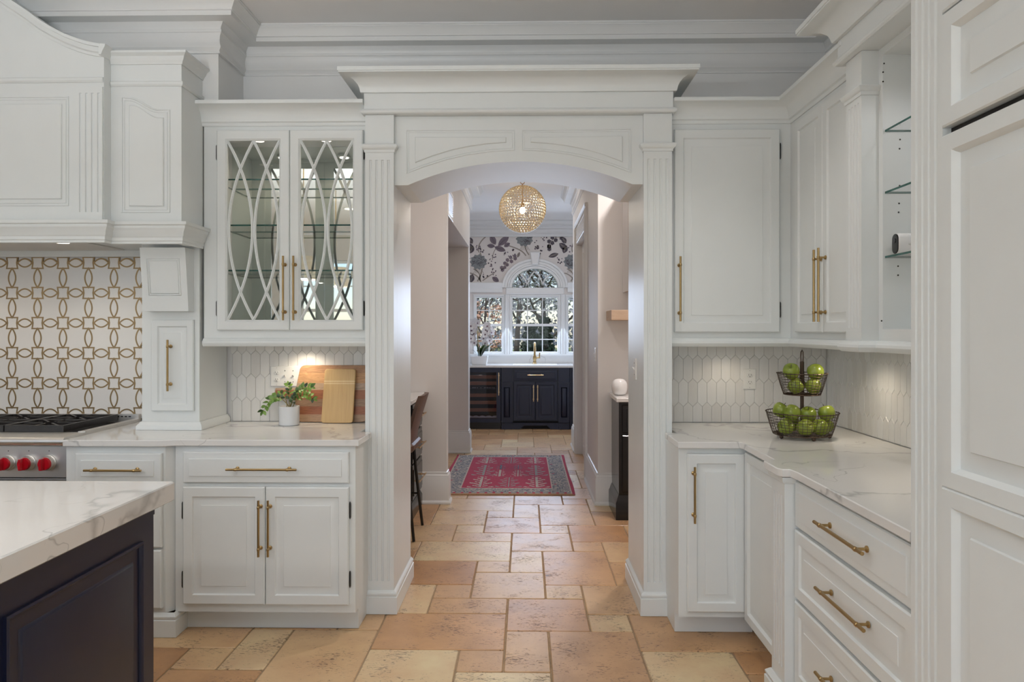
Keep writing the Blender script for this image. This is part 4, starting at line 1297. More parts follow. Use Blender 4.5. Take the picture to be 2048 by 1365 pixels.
# panels on the mantel and the tower
m = MB(TF(YC - .0006))
r0, r1 = hz(137, 411), hz(137, 194)
for i, w in ((0, .004), (.012, .003)):
    m.tube([(XH0 + .22 + i, r0[1] + i, 0), (r0[0] - i, r0[1] + i, 0), (r0[0] - i, r1[1] - i, 0), (XH0 + .22 + i, r1[1] - i, 0)], w, 6, True)
m.rsteps(XH0 + .26, WX(124, YC), r0[1] + .03, WZ(130, 208, YC), [(0, 0), (0, .003), (.003, .006)])
m.build('mantel_panel', WHITE, hd)
m = MB(TF(YC - .0006))
fluted(m, WX(155, YC), WX(207, YC), WZ(180, 440, YC), WZ(180, 175, YC), 0, .009, 4, WX(174.5, YC) - WX(162.5, YC), .0055, WZ(180, 425, YC) - WZ(180, 440, YC), WZ(180, 175, YC) - WZ(180, 187, YC), .007)
m.build('fluted_panel', WHITE, hd)
def tz_(px, py): return (WX(px, YT), WZ(px, py, YT))
def arched(x0, x1, yb, ytl, ytr, xk0, xk1):
    pts = [tz_(x0, yb), tz_(x1, yb), tz_(x1, ytr), tz_(xk1, ytr)]
    for k in range(1, 12):
        t = k / 12
        s = t * t * (3 - 2 * t)
        pts.append(tz_(xk1 + (xk0 - xk1) * t, ytr + (ytl - ytr) * s))
    return pts + [tz_(xk0, ytl), tz_(x0, ytl)]
m = MB(TF(YT - .0006))
po = arched(244, 339, 425, 196, 220, 258, 318)
m.tube([(p[0], p[1], 0) for p in po], .0045, 6, True)
m.tube([(p[0], p[1], 0) for p in poly_offset(po, .012)], .003, 6, True)
m.steps(arched(259, 328, 413, 211, 236, 266, 318), [(0, -.0), (0, .004), (.004, .0075)])
m.build('tower_panel', WHITE, hd)
# underside: soffit, stainless liner and two lamps
MB().box(XH0, XC, YC + .031, YW - .011, HB + .029, HB + .0355).box(XC, XT - .031, YT + .031, YW - .011, HB + .029, HB + .0355).build('soffit', WHITE, hd)
MB().box(XH0, kx0 - .002, YW - .035, YW - .0105, HB - .008, HB + .0285).build('wall_cleat', WHITE, hd)
ln = MB().box(-3.2, WX(205, 3.75), YC + .10, YW - .07, HB + .0225, HB + .0285).build('liner', M['steel'], hd)
for px in (113, -140):
    xx = WX(px, 3.52)
    MB().lathe([(.045, HB + .0185), (.045, HB + .0225)], (xx, 3.56, 0), 20).build('lamp_ring', M['steel'], ln)
    MB().lathe([(.034, HB + .0165), (.034, HB + .0184)], (xx, 3.56, 0), 20).build('lamp_lens', M['lens'], ln)
    add_light('hood_lamp', 'SPOT', (xx, 3.58, HB - .03), (math.radians(10), 0, 0), 7, (1.0, .88, .72), spot_size=math.radians(140), spot_blend=.8, shadow_soft_size=.03)

# ------------------------------------------------------------------ brass and stone mosaic behind the range
k_ = 4.07 / F_PX
PXm, PZm, SQ = 51.5 * k_, 60.2 * k_, 11 * k_
EH, EV = 8.2 * k_, 7.2 * k_
mx0, mz0 = WX(278.4, YW - .01), WZ(278.4, 827.6, YW - .01)
TM = TF(YW - .0005)
def lens(L_, h, n=10): return [(-L_ / 2 + L_ * k / n, -h * (1 - (2 * k / n - 1) ** 2)) for k in range(n + 1)] + [(L_ / 2 - L_ * k / n, h * (1 - (2 * k / n - 1) ** 2)) for k in range(1, n)]
def share(name, build, mat, cells):
    """one mesh, linked once per cell as a part of the wall"""
    me = None
    for u, v in cells:
        if me is None:
            m = MB(lambda p: (p[0], -p[2], p[1])); build(m)
            o = m.build(name, mat, None, smooth=0)
            me = o.data
            for vv in me.vertices: vv.co += o.location
            o.parent = wall_back
        else:
            o = bpy.data.objects.new(name, me); COL.objects.link(o); o.parent = wall_back
        o.location = Vector((u, YW - .0005, v)) - wall_back.location
NI, NJ = 7, 5
nodes_ = [(mx0 - i * PXm, mz0 + j * PZm) for i in range(NI) for j in range(NJ + 1)]
hor = [(mx0 - (i + .5) * PXm, mz0 + j * PZm) for i in range(NI) for j in range(NJ + 1)]
ver = [(mx0 - i * PXm, mz0 + (j + .5) * PZm) for i in range(NI) for j in range(NJ)]
cell = [(mx0 - (i + .5) * PXm, mz0 + (j + .5) * PZm) for i in range(NI) for j in range(NJ)]
LH, LV = PXm - 2 * SQ, PZm - 2 * SQ
sqp = [(-SQ, -SQ), (SQ, -SQ), (SQ * .84, 0), (SQ, SQ), (-SQ, SQ), (-SQ * .84, 0)]
sw = .0038
def ring(poly, w0, w1):
    def b(m):
        o = poly_offset(poly, -sw); i = poly_offset(poly, sw)
        L = [[(p[0], p[1], w) for p in q] for q, w in ((o, w0), (o, w1), (i, w1), (i, w0))]
        m.loft(L + [L[0]], False, False)
    return b
share('stone_tile', lambda m: m.steps(sqp, [(.0006, 0), (.0006, .006)]), M['field'], nodes_)
share('stone_tile', lambda m: m.steps(lens(LH, EH), [(.0006, 0), (.0006, .006)]), M['field'], hor)
share('stone_tile', lambda m: m.steps([(-y, x) for x, y in lens(LV, EV)], [(.0006, 0), (.0006, .006)]), M['field'], ver)
share('brass_square', ring(sqp, .001, .0072), M['inlay'], nodes_)
share('brass_eye', ring(lens(LH, EH), .001, .0074), M['inlay'], hor)
share('brass_eye', ring([(-y, x) for x, y in lens(LV, EV)], .001, .0074), M['inlay'], ver)
def cellpoly():
    a, c = PXm / 2, PZm / 2
    pts = []
    n = 10
    lo = [(-LH / 2 + LH * k / n, EH * (1 - (2 * k / n - 1) ** 2)) for k in range(n + 1)]
    pts += [(-a + SQ, -c + SQ)] + [(x, -c + y) for x, y in lo] + [(a - SQ, -c + SQ)]
    vv = [(-LV / 2 + LV * k / n, EV * (1 - (2 * k / n - 1) ** 2)) for k in range(n + 1)]
    pts += [(a - y, x) for x, y in vv]
    pts += [(a - SQ, c - SQ)] + [(-x, c - y) for x, y in lo] + [(-a + SQ, c - SQ)] + [(-a + y, -x) for x, y in vv]
    return pts
share('stone_tile', lambda m: m.prism(cellpoly(), 0, .0058), M['field'], cell)

# ------------------------------------------------------------------ range
RY = 3.365
rg = thing('gas_range', (-2.77, RY, 0), 'stainless steel gas range with black grates and red knobs', 'stove')
RL = RX - 1.215
TRG = TF(RY)
MB().box(RL, RX, RY + .03, YW - .04, .10, .905).build('body', M['steel'], rg)
MB(TRG).rsteps(RL, RX, .735, .893, [(0, -.029), (0, -.003), (.003, 0)]).build('control_panel', M['steel'], rg)
MB(TRG).box(RL + .02, RX - .008, .738, .742, .0005, .006).build('panel_lip', M['dark'], rg)
m = MB()
prof = [(3.50, .900), (3.345, .893)] + [(3.353 - .022 * math.sin(PI * k / 8), .914 - .021 * math.cos(PI * k / 8)) for k in range(9)] + [(3.38, .936), (3.50, .936)]
m.loft([[(x, y, z) for y, z in prof] for x in (RL, RX)])
m.build('bullnose', M['steel'], rg)
MB().box(RL, RL + .03, 3.501, YW - .04, .906, .940).build('side_rail', M['steel'], rg)
MB().box(RX - .035, RX, 3.501, YW - .04, .906, .940).build('side_rail', M['steel'], rg)
MB().box(RL + .0305, RX - .0355, 3.501, YW - .04, .906, .922).build('burner_tray', M['iron'], rg)
bk = MB().box(RL, RX, YW - .039, YW - .012, .90, .966).build('back_guard', M['steel'], rg)
m = MB()
for i in range(30): m.box(RX - .05 - i * .022 - .007, RX - .05 - i * .022 + .007, YW - .0395, YW - .0389, .951, .957)
m.build('vent_hole', M['dark'], bk, smooth=0)['kind'] = 'stuff'
def grate(x0, x1):
    m = MB()
    ya, yb, zt, zl = 3.507, YW - .05, .968, .948
    b = .011
    for x in (x0, x1 - b): m.box(x, x + b, ya, yb, .936 if x > x0 else .936, zt)
    for y in (ya, yb - b, (ya + yb) / 2 - b / 2): m.box(x0 + b, x1 - b, y, y + b, zl - .012, zt)
    cx = (x0 + x1) / 2
    for cy in (ya + (yb - ya) * .26, ya + (yb - ya) * .74):
        r = .034
        for k in range(8):
            a = 2 * PI * k / 8 + PI / 8 * 0
            dx, dy = math.cos(a), math.sin(a)
            ex = min((x1 - b - cx) / abs(dx) if abs(dx) > .01 else 9, ((yb - ya) * .24) / abs(dy) if abs(dy) > .01 else 9)
            p, q = Vector((cx + dx * r, cy + dy * r, 0)), Vector((cx + dx * ex, cy + dy * ex, 0))
            nn = Vector((-dy, dx, 0)) * .0048
            m.loft([[tuple(p + nn * s + Vector((0, 0, z))) for s, z in ((-1, zl), (1, zl), (1, zt), (-1, zt))], [tuple(q + nn * s + Vector((0, 0, z))) for s, z in ((-1, zl), (1, zl), (1, zt), (-1, zt))]])
    g = m.build('grate', M['iron'], rg, smooth=0)
    for cy in (ya + (yb - ya) * .26, ya + (yb - ya) * .74):
        MB().lathe([(.05, .9225), (.05, .930), (.036, .936), (.036, .942), (.03, .945)], (cx, cy, 0), 20).build('burner', M['iron'], g)
gx1 = WX(127, 3.507)
gw = gx1 - WX(9, 3.507)
for k in range(3): grate(gx1 - gw - k * (gw + .006), gx1 - k * (gw + .006))
for i, px in enumerate((87, 46, 5, -36, -77)):
    cx, cz = WX(px + 2, RY - .03), WZ(px, 928.5, RY - .03)
    kb = MB().lathe([(.037, 0), (.037, .004), (.034, .006), (.033, .022), (.031, .025)], (cx, RY - .001, cz), 28, 'y').build('knob_bezel', M['steel'], rg)
    m = MB().lathe([(.0295, .0255), (.0295, .036), (.027, .040)], (cx, RY, cz), 28, 'y')
    grip = [(-.028, .009), (-.028, -.009), (-.010, -.014), (.010, -.014), (.028, -.009), (.028, .009), (.010, .014), (-.010, .014)]
    m.loft([[(cx + x * s * .55 + 0, RY - w, cz + y2 * s) for x, y2 in [(b_, a_) for a_, b_ in grip]] for w, s in ((.0395, 1), (.062, .95), (.065, .85))])
    m.build('knob', M['red'], rg)
    MB().lathe([(.0025, .0002), (.0025, .001)], (cx + .002, RY, cz + .056), 8, 'y').build('marker', M['slot'], rg)
MB(TRG).rsteps(RL + .01, RX - .01, .18, .725, [(0, -.028), (0, .012), (.01, .02), (.12, .02), (.13, .012)]).build('oven_door', M['steel'], rg)

# ------------------------------------------------------------------ right base cabinets and counter
YR = 3.345
XP, XD = .965, 1.02
bx0 = WX(1357, YR)
PYF, PYN = SY(1543.6, XP), SY(1569, XP)
xp_panel = 1.022
sb = thing('base_cabinet', ((bx0 + 1.0) / 2, YR, 0), 'white narrow single door base cabinet right of the arch', 'cabinet')
zb0 = WZ(1420, 1235, YR)
MB().box(bx0, xp_panel, YR, YW - .012, zb0, CT_Z - .031).build('carcass', WHITE, sb)
MB().box(bx0 + .003, xp_panel + .06, 3.445, YW - .03, .001, zb0 - .0005).build('toe_kick', WHITE, sb)
TRB = TF(YR - .0008)
d = panel(TRB, 'door', WX(1375, YR - .02), WX(1490.5, YR - .02), WZ(1430, 1226, YR - .02), WZ(1430, 909, YR - .02), sb, WHITE, [(q * .95, w) for q, w in DOOR])
hx = WX(1390, YR - .055); pull(TRB, (hx, WZ(1390, 1048, YR - .055)), (hx, WZ(1390, 935, YR - .055)), .0212, d)
pc = thing('blind_corner_cabinet', (xp_panel, (PYF + YR) / 2, 0), 'white blind corner cabinet with one recessed panel facing left', 'cabinet')
MB().box(xp_panel + .001, XR - .012, PYF + .001, YW - .012, zb0, CT_Z - .031).build('carcass', WHITE, pc)
MB().box(xp_panel + .07, XR - .03, PYF + .001, 3.44, .001, zb0 - .0005).build('toe_kick', WHITE, pc)
panel(TR(xp_panel), 'door', PYF + .004, YR - .028, zb0, CT_Z - .045, pc, WHITE, [(0, .0), (0, .014), (.003, .017), (.04, .017), (.044, .012), (.048, .005), (.058, .0045), (.084, .010), (.086, .012)])
db = thing('drawer_cabinet', (XD, (1.86 + PYF) / 2, 0), 'white cabinet of three wide drawers with fluted post on the right', 'cabinet')
MB().box(XD, XR - .012, 1.862, PYF, .10, CT_Z - .031).build('carcass', WHITE, db)
MB().box(XD + .06, XR - .03, 1.862, PYN - .001, .001, .0995).build('toe_kick', WHITE, db)
m = MB(TR(XP)); fluted(m, PYN, PYF, .001, CT_Z - .031, -(XD - XP) + .0005, 0, 4, .027, .0062, .17, .075); m.build('fluted_post', WHITE, db)
MB().sweep([(XD - .001, PYF + .0005), (XP - .0005, PYF + .0005), (XP - .0005, PYN - .0005), (XD - .001, PYN - .0005)], [(0, .001), (.022, .001), (.022, .085), (.016, .088), (.020, .095), (.020, .102), (.012, .110), (.004, .117), (0, .117)]).build('plinth', WHITE, db)
MB().sweep([(XD - .001, PYF + .0005), (XP - .0005, PYF + .0005), (XP - .0005, PYN - .0005), (XD - .001, PYN - .0005)], [(0, .868), (.004, .868), (.010, .876), (.012, .892), (0, .8925)]).build('capital', WHITE, db)
TDB = TR(XD - .0008)
yd0, yd1 = 1.866, PYN - .004
for (v0, v1), rg_, zh in (((.712, .880), DRAWER, .803), ((.448, .700), DOOR, .584), ((.13, .436), DOOR, .303)):
    q = panel(TDB, 'drawer', yd0, yd1, v0, v1, db, WHITE, rg_)
    pull(TDB, (SY(1726, XD - .06), zh), (SY(1629, XD - .06), zh), .0252 if rg_ is DRAWER else .0212, q, so=.036, r=.0058)
cr = [(.702, 3.318), (.985, 3.318), (.993, 3.305), (.993, PYF + .05), (.940, PYF + .02), (.940, PYN + .010), (.952, PYN - .016), (.978, PYN - .016), (.985, PYN - .075), (.985, 1.862), (XR - .0095, 1.862), (XR - .0095, YW - .0095), (XRO + .018, YW - .0095), (XRO + .018, YA - .028), (.702, YA - .028)]
slab('countertop', cr[::1], CT_Z - .030, CT_Z, M['quartz'], 'white quartz corner countertop under the apple basket', 'countertop')

# ------------------------------------------------------------------ island
IX, IY = -1.188, 2.431
ie = thing('kitchen_island', (-2.2, .9, 0), 'dark navy panelled island base at the lower left', 'island')
bxe, bye = -1.218, SY(307, -1.218)
MB().box(-3.2, bxe, -.7, bye, .10, .860).build('carcass', M['navy'], ie)
MB().box(-3.15, bxe - .06, -.65, bye - .06, .001, .0995).build('toe_kick', M['navy'], ie)
TI = TL(bxe)
def ip(px, py): return (SY(px, bxe + .003), SZ(px, py, bxe + .003))
a0, a1 = ip(8, 1237), ip(284, 1083)
for y0, y1 in ((a0[0], a1[0]), (a0[0] - .80, a0[0] - .10)):
    m = MB(TI)
    m.rsteps(y0, y1, .17, a1[1], [(0, .0), (0, .009), (.006, .012), (.012, .008), (.014, .0008), (.05, .0008), (.056, .006), (.06, .007)])
    m.build('side_panel', M['navy'], ie)
MB(TI).box(-.69, bye - .0005, .835, .8595, .0005, .004).build('top_rail', M['navy'], ie)
m = MB(TF(0))
MB(TB(bye)).rsteps(-2.9, bxe - .06, .17, .80, [(0, .0), (0, .009), (.006, .012), (.012, .008), (.014, .0008), (.05, .0008), (.056, .006)]).build('end_panel', M['navy'], ie)
it = slab('island_countertop', [(-3.3, -.8), (IX, -.8), (IX, IY - .012), (IX - .012, IY), (-3.3, IY)], .861, CT_Z, M['quartz'], 'thick white veined quartz slab on top of the navy island', 'countertop', bev=.004)
# ------------------------------------------------------------------ things on the left counter
TIL = YW - .0076
outlet('switch_plate', TF(TIL), WX(570.5, TIL), WZ(570, 753, TIL), 'three gang white plate with outlet and two toggle switches', ('d', 't', 't'))
outlet('wall_outlet', TF(TIL), WX(1499, TIL), WZ(1499, 758.5, TIL), 'white duplex outlet on tiles left of the apple basket', ('d',))

def rounded(pts, r, n=5):
    out = []
    N = len(pts)
    for i in range(N):
        p0, p1, p2 = Vector(pts[i - 1]), Vector(pts[i]), Vector(pts[(i + 1) % N])
        a, b = (p0 - p1), (p2 - p1)
        rr = min(r if not isinstance(r, (list, tuple)) else r[i], a.length * .45, b.length * .45)
        a.normalize(); b.normalize()
        q0, q2 = p1 + a * rr, p1 + b * rr
        for k in range(n + 1):
            t = k / n
            out.append(tuple(q0 * (1 - t) ** 2 + p1 * 2 * t * (1 - t) + q2 * t * t))
    return out
def board(name, pts, th, Yb, ang, mat, label, r=.02, w_off=0):
    m = MB(lambda p: (p[0], -p[2], p[1]))
    m.steps(rounded(pts, r), [(.003, 0), (0, .003), (0, th - .003), (.003, th)])
    o = m.build(name, mat, None)
    o.rotation_euler.x = -ang
    o.location = (o.location.x, Yb, CT_Z + .001 + math.sin(ang) * th)
    return tag(o, label, 'cutting board')
mb = 3.985
bx = lambda px: WX(px, mb - .01)
hgt = (846.5 - 732) * 3.97 / F_PX
zf = lambda py: (846.5 - py) * 3.97 / F_PX
board('cutting_board', [(bx(594), 0), (bx(733), 0), (bx(733), hgt), (bx(598), hgt), (bx(590), zf(778)), (bx(548), zf(778)), (bx(548), zf(799)), (bx(588), zf(801))], .02, mb, math.radians(5), M['mango'], 'large striped wooden paddle board leaning on the backsplash', [.03, .03, .02, .03, .012, .008, .008, .012])
mb2 = 3.945
bx2 = lambda px: WX(px, mb2 - .01)
board('cutting_board', [(bx2(641.5), 0), (bx2(705), 0), (bx2(709), (849 - 740) * 3.93 / F_PX), (bx2(646.5), (849 - 740) * 3.93 / F_PX)], .016, mb2, math.radians(5.5), M['bamboo'], 'small pale bamboo cutting board leaning against the striped one', .018)

pcx, pcy = WX(578.5, 3.875), 3.875
pl = thing('potted_plant', (pcx, pcy, CT_Z + .0005), 'small green feather leaved plant in a white cylindrical pot', 'plant')
zb = CT_Z + .0008
MB().lathe([(.050, zb), (.0535, zb + .003), (.0545, zb + .100), (.0535, zb + .102), (.0495, zb + .102), (.0485, zb + .086)], (pcx, pcy, 0), 32, cap1=False).build('pot', M['potwhite'], pl)
MB().lathe([(.0484, zb + .08), (.0484, zb + .088)], (pcx, pcy, 0), 24).build('soil', M['soil'], pl)
def leaf_mesh(name, mat, L_, W, fold=.12, seg=6):
    m = MB()
    loops = []
    for k in range(seg + 1):
        t = k / seg
        w = W / 2 * (math.sin(PI * min(1, t * .96 + .03)) ** .75)
        z = .10 * L_ * math.sin(PI * t)
        loops.append([(L_ * t, -w, z + fold * w), (L_ * t, 0, z), (L_ * t, w, z + fold * w)])
    m.loft(loops, False, False, closed=False)
    o = m.build(name, mat, None, smooth=80)
    me = o.data
    for v in me.vertices: v.co += o.location
    bpy.data.objects.remove(o)
    return me
from mathutils import Matrix
def put_leaf(me, name, parent, pos, d, up, roll=0, s=1):
    d = Vector(d).normalized(); up = Vector(up)
    y = up.cross(d).normalized(); z = d.cross(y)
    R = Matrix((d, y, z)).transposed() @ Matrix.Rotation(roll, 3, 'X')
    o = bpy.data.objects.new(name, me); COL.objects.link(o); o.parent = parent
    o.matrix_local = Matrix.Translation(Vector(pos) - parent_origin(parent)) @ (R * s).to_4x4()
    return o
lfm = leaf_mesh('leaf', M['leaf'], .036, .021)
lfm2 = leaf_mesh('leaf', M['darkleaf'], .034, .020)
rp = random.Random(5)
kp = 3.87 / F_PX
def frond(tip_px, mid_px, dy_tip, npair, s0=1.0, dark=.3):
    """an arching stem from the soil to the picture measured tip, with leaflets in pairs"""
    b = Vector((pcx + rp.uniform(-.012, .012), pcy + rp.uniform(-.012, .012), zb + .088))
    q = lambda p, dy: Vector((WX(p[0], pcy + dy), pcy + dy, WZ(p[0], p[1], pcy + dy)))
    mid, tip = q(mid_px, dy_tip * .5), q(tip_px, dy_tip)
    c = mid * 2 - (b + tip) * .5
    f = lambda t: b * (1 - t) ** 2 + c * 2 * t * (1 - t) + tip * t * t
    MB().tube([tuple(f(k / 8)) for k in range(9)], [.0028 - .0018 * k / 8 for k in range(9)], 6).build('stem', M['stem'], pl)
    for k in range(npair):
        t = .30 + .68 * k / (npair - 1)
        p = f(t); d = (f(min(1, t + .05)) - f(t - .05)).normalized()
        side = d.cross(Vector((0, -.8, .6))).normalized()
        for sg in (-1, 1):
            dd = d * .55 + side * sg * .85 + Vector((rp.uniform(-.15, .15), rp.uniform(-.3, .05), rp.uniform(-.1, .2)))
            put_leaf(lfm2 if rp.random() < dark else lfm, 'leaf', pl, p, dd, (0, -.75, .65), rp.uniform(-.4, .4), s0 * rp.uniform(.85, 1.1) * (1 - .25 * abs(t - .6)))
    put_leaf(lfm, 'leaf', pl, f(.99), f(1) - f(.9), (0, -.75, .65), 0, s0 * .8)
frond((526, 824), (553, 796), -.05, 8, 1.0, .15)
frond((543, 796), (566, 790), .045, 6, .75, .4)
frond((622, 776), (598, 782), -.045, 7, 1.0, .1)
frond((627, 798), (604, 793), .03, 6, .9, .2)
frond((577, 770), (579, 788), .02, 5, .8, .4)
frond((592, 790), (586, 800), -.055, 4, .95, .9)

# ------------------------------------------------------------------ two tier wire basket of apples
bcx, bcy = WX(1604, 3.47), 3.47
bk = thing('fruit_basket', (bcx, bcy, CT_Z + .0005), 'two tier dark wire fruit basket on the right corner counter', 'basket')
zc = CT_Z
def wires(name, r0, z0, r1, z1, nsp, nring, wr=.0011):
    m = MB()
    def rim(r, z, w, n=40): m.tube([(bcx + r * math.cos(2 * PI * k / n), bcy + r * math.sin(2 * PI * k / n), z) for k in range(n)], w, 5, True)
    for j in range(1, nring):
        t = j / nring
        rim(r0 + (r1 - r0) * t ** .85, z0 + (z1 - z0) * t, wr)
    for k in range(nsp):
        a = 2 * PI * k / nsp
        c, s = math.cos(a), math.sin(a)
        m.tube([(bcx + r * c, bcy + r * s, z) for r, z in [(r0 + (r1 - r0) * t ** .85, z0 + (z1 - z0) * t) for t in (0, .25, .5, .75, 1)]], wr, 4)
        m.sphere((bcx + (r1 + .001) * c, bcy + (r1 + .001) * s, z1 + .001), .0032, 6, 4)
    for k in range(-6, 7):          # floor grid
        x = r0 * k / 7; h = math.sqrt(r0 * r0 - x * x)
        m.tube([(bcx + x, bcy - h, z0), (bcx + x, bcy + h, z0)], wr, 4)
        m.tube([(bcx - h, bcy + x, z0 + .001), (bcx + h, bcy + x, z0 + .001)], wr, 4)
    o = m.build(name, M['bronze'], bk); o['kind'] = 'stuff'
    m = MB(); rim(r1, z1, .0024, 48); m.build('rim', M['bronze'], bk)
    m = MB(); rim(r0, z0, .0024, 48); m.build('base_ring', M['bronze'], bk)
LZ0, LZ1, UZ0, UZ1 = zc + .018, zc + .122, zc + .207, zc + .307
wires('lower_wire_mesh', .132, LZ0, .163, LZ1, 46, 8)
wires('upper_wire_mesh', .083, UZ0, .1125, UZ1, 34, 8)
m = MB()
m.lathe([(.0085, LZ0), (.0085, UZ0 - .002), (.011, UZ0), (.013, UZ0 + .008), (.009, UZ0 + .018), (.0085, UZ0 + .08), (.011, UZ0 + .095), (.0085, UZ1 - .01), (.0095, UZ1 + .01), (.0095, UZ1 + .055), (.0075, UZ1 + .058)], (bcx, bcy, 0), 14)
m.build('pole', M['bronze'], bk)
m = MB()
zt = UZ1 + .057
m.tube([(bcx, bcy + .012, zt), (bcx, bcy + .016, zt + .025), (bcx, bcy + .012, zt + .046), (bcx, bcy, zt + .054), (bcx, bcy - .012, zt + .046), (bcx, bcy - .016, zt + .025), (bcx, bcy - .012, zt)], .003, 8)
m.build('carry_loop', M['bronze'], bk)
for k in range(5):
    a = -PI / 2 + 2 * PI * k / 5 + .06
    MB().sphere((bcx + .122 * math.cos(a), bcy + .122 * math.sin(a), zc + .0102), .0098, 12, 8).build('ball_foot', M['bronze'], bk)
def apple_mesh():
    m = MB()
    prof = [(.004, -.0290), (.014, -.0335), (.024, -.0310), (.0335, -.019), (.0385, -.002), (.0385, .012), (.034, .0245), (.025, .0325), (.015, .0345), (.008, .0315), (.003, .0255)]
    m.lathe(prof, (0, 0, 0), 24)
    o = m.build('apple', M['apple'], None, smooth=70)
    me = o.data
    for v in me.vertices:
        v.co += o.location
        a = math.atan2(v.co.y, v.co.x)
        v.co *= 1 + .025 * math.cos(5 * a) * (.5 - v.co.z / .07) + .018 * math.cos(a - 1)
    bpy.data.objects.remove(o)
    return me
apm = apple_mesh()
m = MB(); m.tube([(0, 0, .024), (.001, 0, .034), (.004, .001, .044)], [.0012, .0011, .0016], 6)
stm = m.build('stem', M['bark'], None); stme = stm.data
for v in stme.vertices: v.co += stm.location
bpy.data.objects.remove(stm)
def apple(dx, dy, z, tilt, label, group, s=.98):
    o = bpy.data.objects.new('apple', apm); COL.objects.link(o)
    o.location = (bcx + dx, bcy + dy, z); o.rotation_euler = tilt; o.scale = (s, s, s)
    tag(o, label, 'apple', group)
    c = bpy.data.objects.new('stem', stme); COL.objects.link(c); c.parent = o
GU, GL = 'apples in the upper basket', 'apples in the lower basket'
apple(-.062, -.030, UZ1 + .010, (.5, -.5, .3), 'green apple heaped at left of upper basket with its stem up', GU)
apple(.054, -.028, UZ1 + .008, (.3, .6, 2.1), 'green apple heaped above the rim at right of upper basket', GU)
apple(-.044, -.033, UZ0 + .040, (.8, .3, 1.2), 'green apple low in upper basket left of the pole', GU, .93)
apple(.042, -.033, UZ0 + .040, (-.6, .4, .2), 'green apple low in upper basket right of the pole', GU, .93)
apple(-.002, .048, UZ0 + .041, (.2, .4, .2), 'green apple at the back of the upper basket', GU, .93)
l0, l1 = LZ0 + .040, LZ0 + .098
apple(-.096, -.050, l0, (1.0, .2, .4), 'green apple lowest at left of lower basket', GL)
apple(-.018, -.086, l0, (.6, -.9, 1.4), 'green apple at front bottom of lower basket just left of middle', GL)
apple(.057, -.076, l0, (-.7, .5, 2.4), 'green apple at front bottom of lower basket right of middle', GL)
apple(.104, -.012, l0, (.3, .9, .6), 'green apple lowest at right of lower basket partly behind another', GL)
apple(-.064, -.046, l1 + .006, (.7, .5, 1.8), 'green apple heaped front left in lower basket showing its stem hollow', GL)
apple(.012, -.044, l1 - .002, (.3, -.3, .4), 'pale green apple heaped below the pole in lower basket', GL, .96)
apple(.098, -.048, l1 + .006, (.2, .3, 2.9), 'green apple heaped at right of lower basket', GL)
apple(-.090, .032, l1 + .010, (.5, .2, 1.0), 'green apple at back left of the lower basket', GL)
apple(-.02, .075, l0, (.2, .3, .4), 'green apple behind the pole in lower basket', GL)
apple(.06, .062, l0, (.4, .3, .4), 'green apple at back right in lower basket', GL)

# ------------------------------------------------------------------ recessed ceiling lights
CAN_WHERE = ['in front of the range hood', 'in front of the glass cabinet', 'in front of the right base cabinets', 'over the far side of the island', 'over the near end of the island',
             'by the rear left corner', 'by the rear left window', 'by the rear right window', 'just past the archway in the hall', 'over the breakfast counter in the hall', 'over the black sideboard', 'in front of the far sink']
for i, (x, y) in enumerate(CANS + HALL_CANS):
    t = thing('ceiling_light', (x, y, CEIL - .012), 'round recessed ceiling light ' + CAN_WHERE[i], 'light', 'recessed ceiling lights')
    MB().lathe([(.095, CEIL - .001), (.092, CEIL - .008), (.074, CEIL - .010), (.072, CEIL - .001)], (x, y, 0), 28, cap0=False, cap1=False).build('trim_ring', M['plate'], t)
    MB().lathe([(.072, CEIL - .004), (.072, CEIL - .002)], (x, y, 0), 28).build('lens', M['lens'], t)

# ------------------------------------------------------------------ lamps over the island, seen only in the mirror
for k, y in enumerate((-.5, .75)):
    x = -2.25
    t = thing('island_pendant', (x, y, 1.95), ('near', 'far')[k] + ' brass and cream drum lamp over the island', 'pendant', 'lamps over the island')
    MB().lathe([(.17, 1.95), (.15, 2.18)], (x, y, 0), 28, cap0=False, cap1=False).build('shade', M['shade'], t)
    MB().lathe([(.006, 2.10), (.006, CEIL - .001)], (x, y, 0), 8).build('rod', M['brass'], t)
    MB().sphere((x, y, 2.06), .035, 12, 8).build('bulb', M['bulb'], t)
    add_light('island_lamp', 'POINT', (x, y, 2.0), (0, 0, 0), 60, (1.0, .95, .88), shadow_soft_size=.05)
# ------------------------------------------------------------------ nook on the left of the hall
NT_ = thing('black_base_cabinet', (-1.3, 5.64, 0), 'black drawer cabinet with brass pulls at the left of the hall', 'cabinet')
MB().box(-1.74, -.868, 5.40, YP - .003, .11, .893).build('carcass', M['black'], NT_)
MB().sweep([(-.868, 5.40), (-.868, YP - .003)], [(0, .001), (.020, .001), (.020, .085), (.012, .1), (.004, .112), (0, .112)]).build('plinth', M['black'], NT_)
TN = TL(-.8672)
for v0, v1, py in ((.66, .87, 850), (.42, .645, 893), (.14, .405, 950)):
    q = panel(TN, 'drawer', 5.43, YP - .03, v0, v1, NT_, M['black'], DRAWER)
    pull(TN, (5.50, (v0 + v1) / 2), (5.86, (v0 + v1) / 2), .0252, q, M['gold'])
MB().box(-1.74, -.90, 4.30, 4.345, .001, .893).build('end_panel', M['black'], NT_)
slab('countertop', [(-1.745, 4.25), (-.82, 4.25), (-.82, YP - .004), (-1.745, YP - .004)], .894, CT_Z, M['quartz'], 'white quartz breakfast counter behind the stool', 'countertop')
st = thing('counter_stool', (-.95, 5.08, 0), 'brown leather counter stool with black metal legs in the hall', 'stool')
MB().steps if False else None
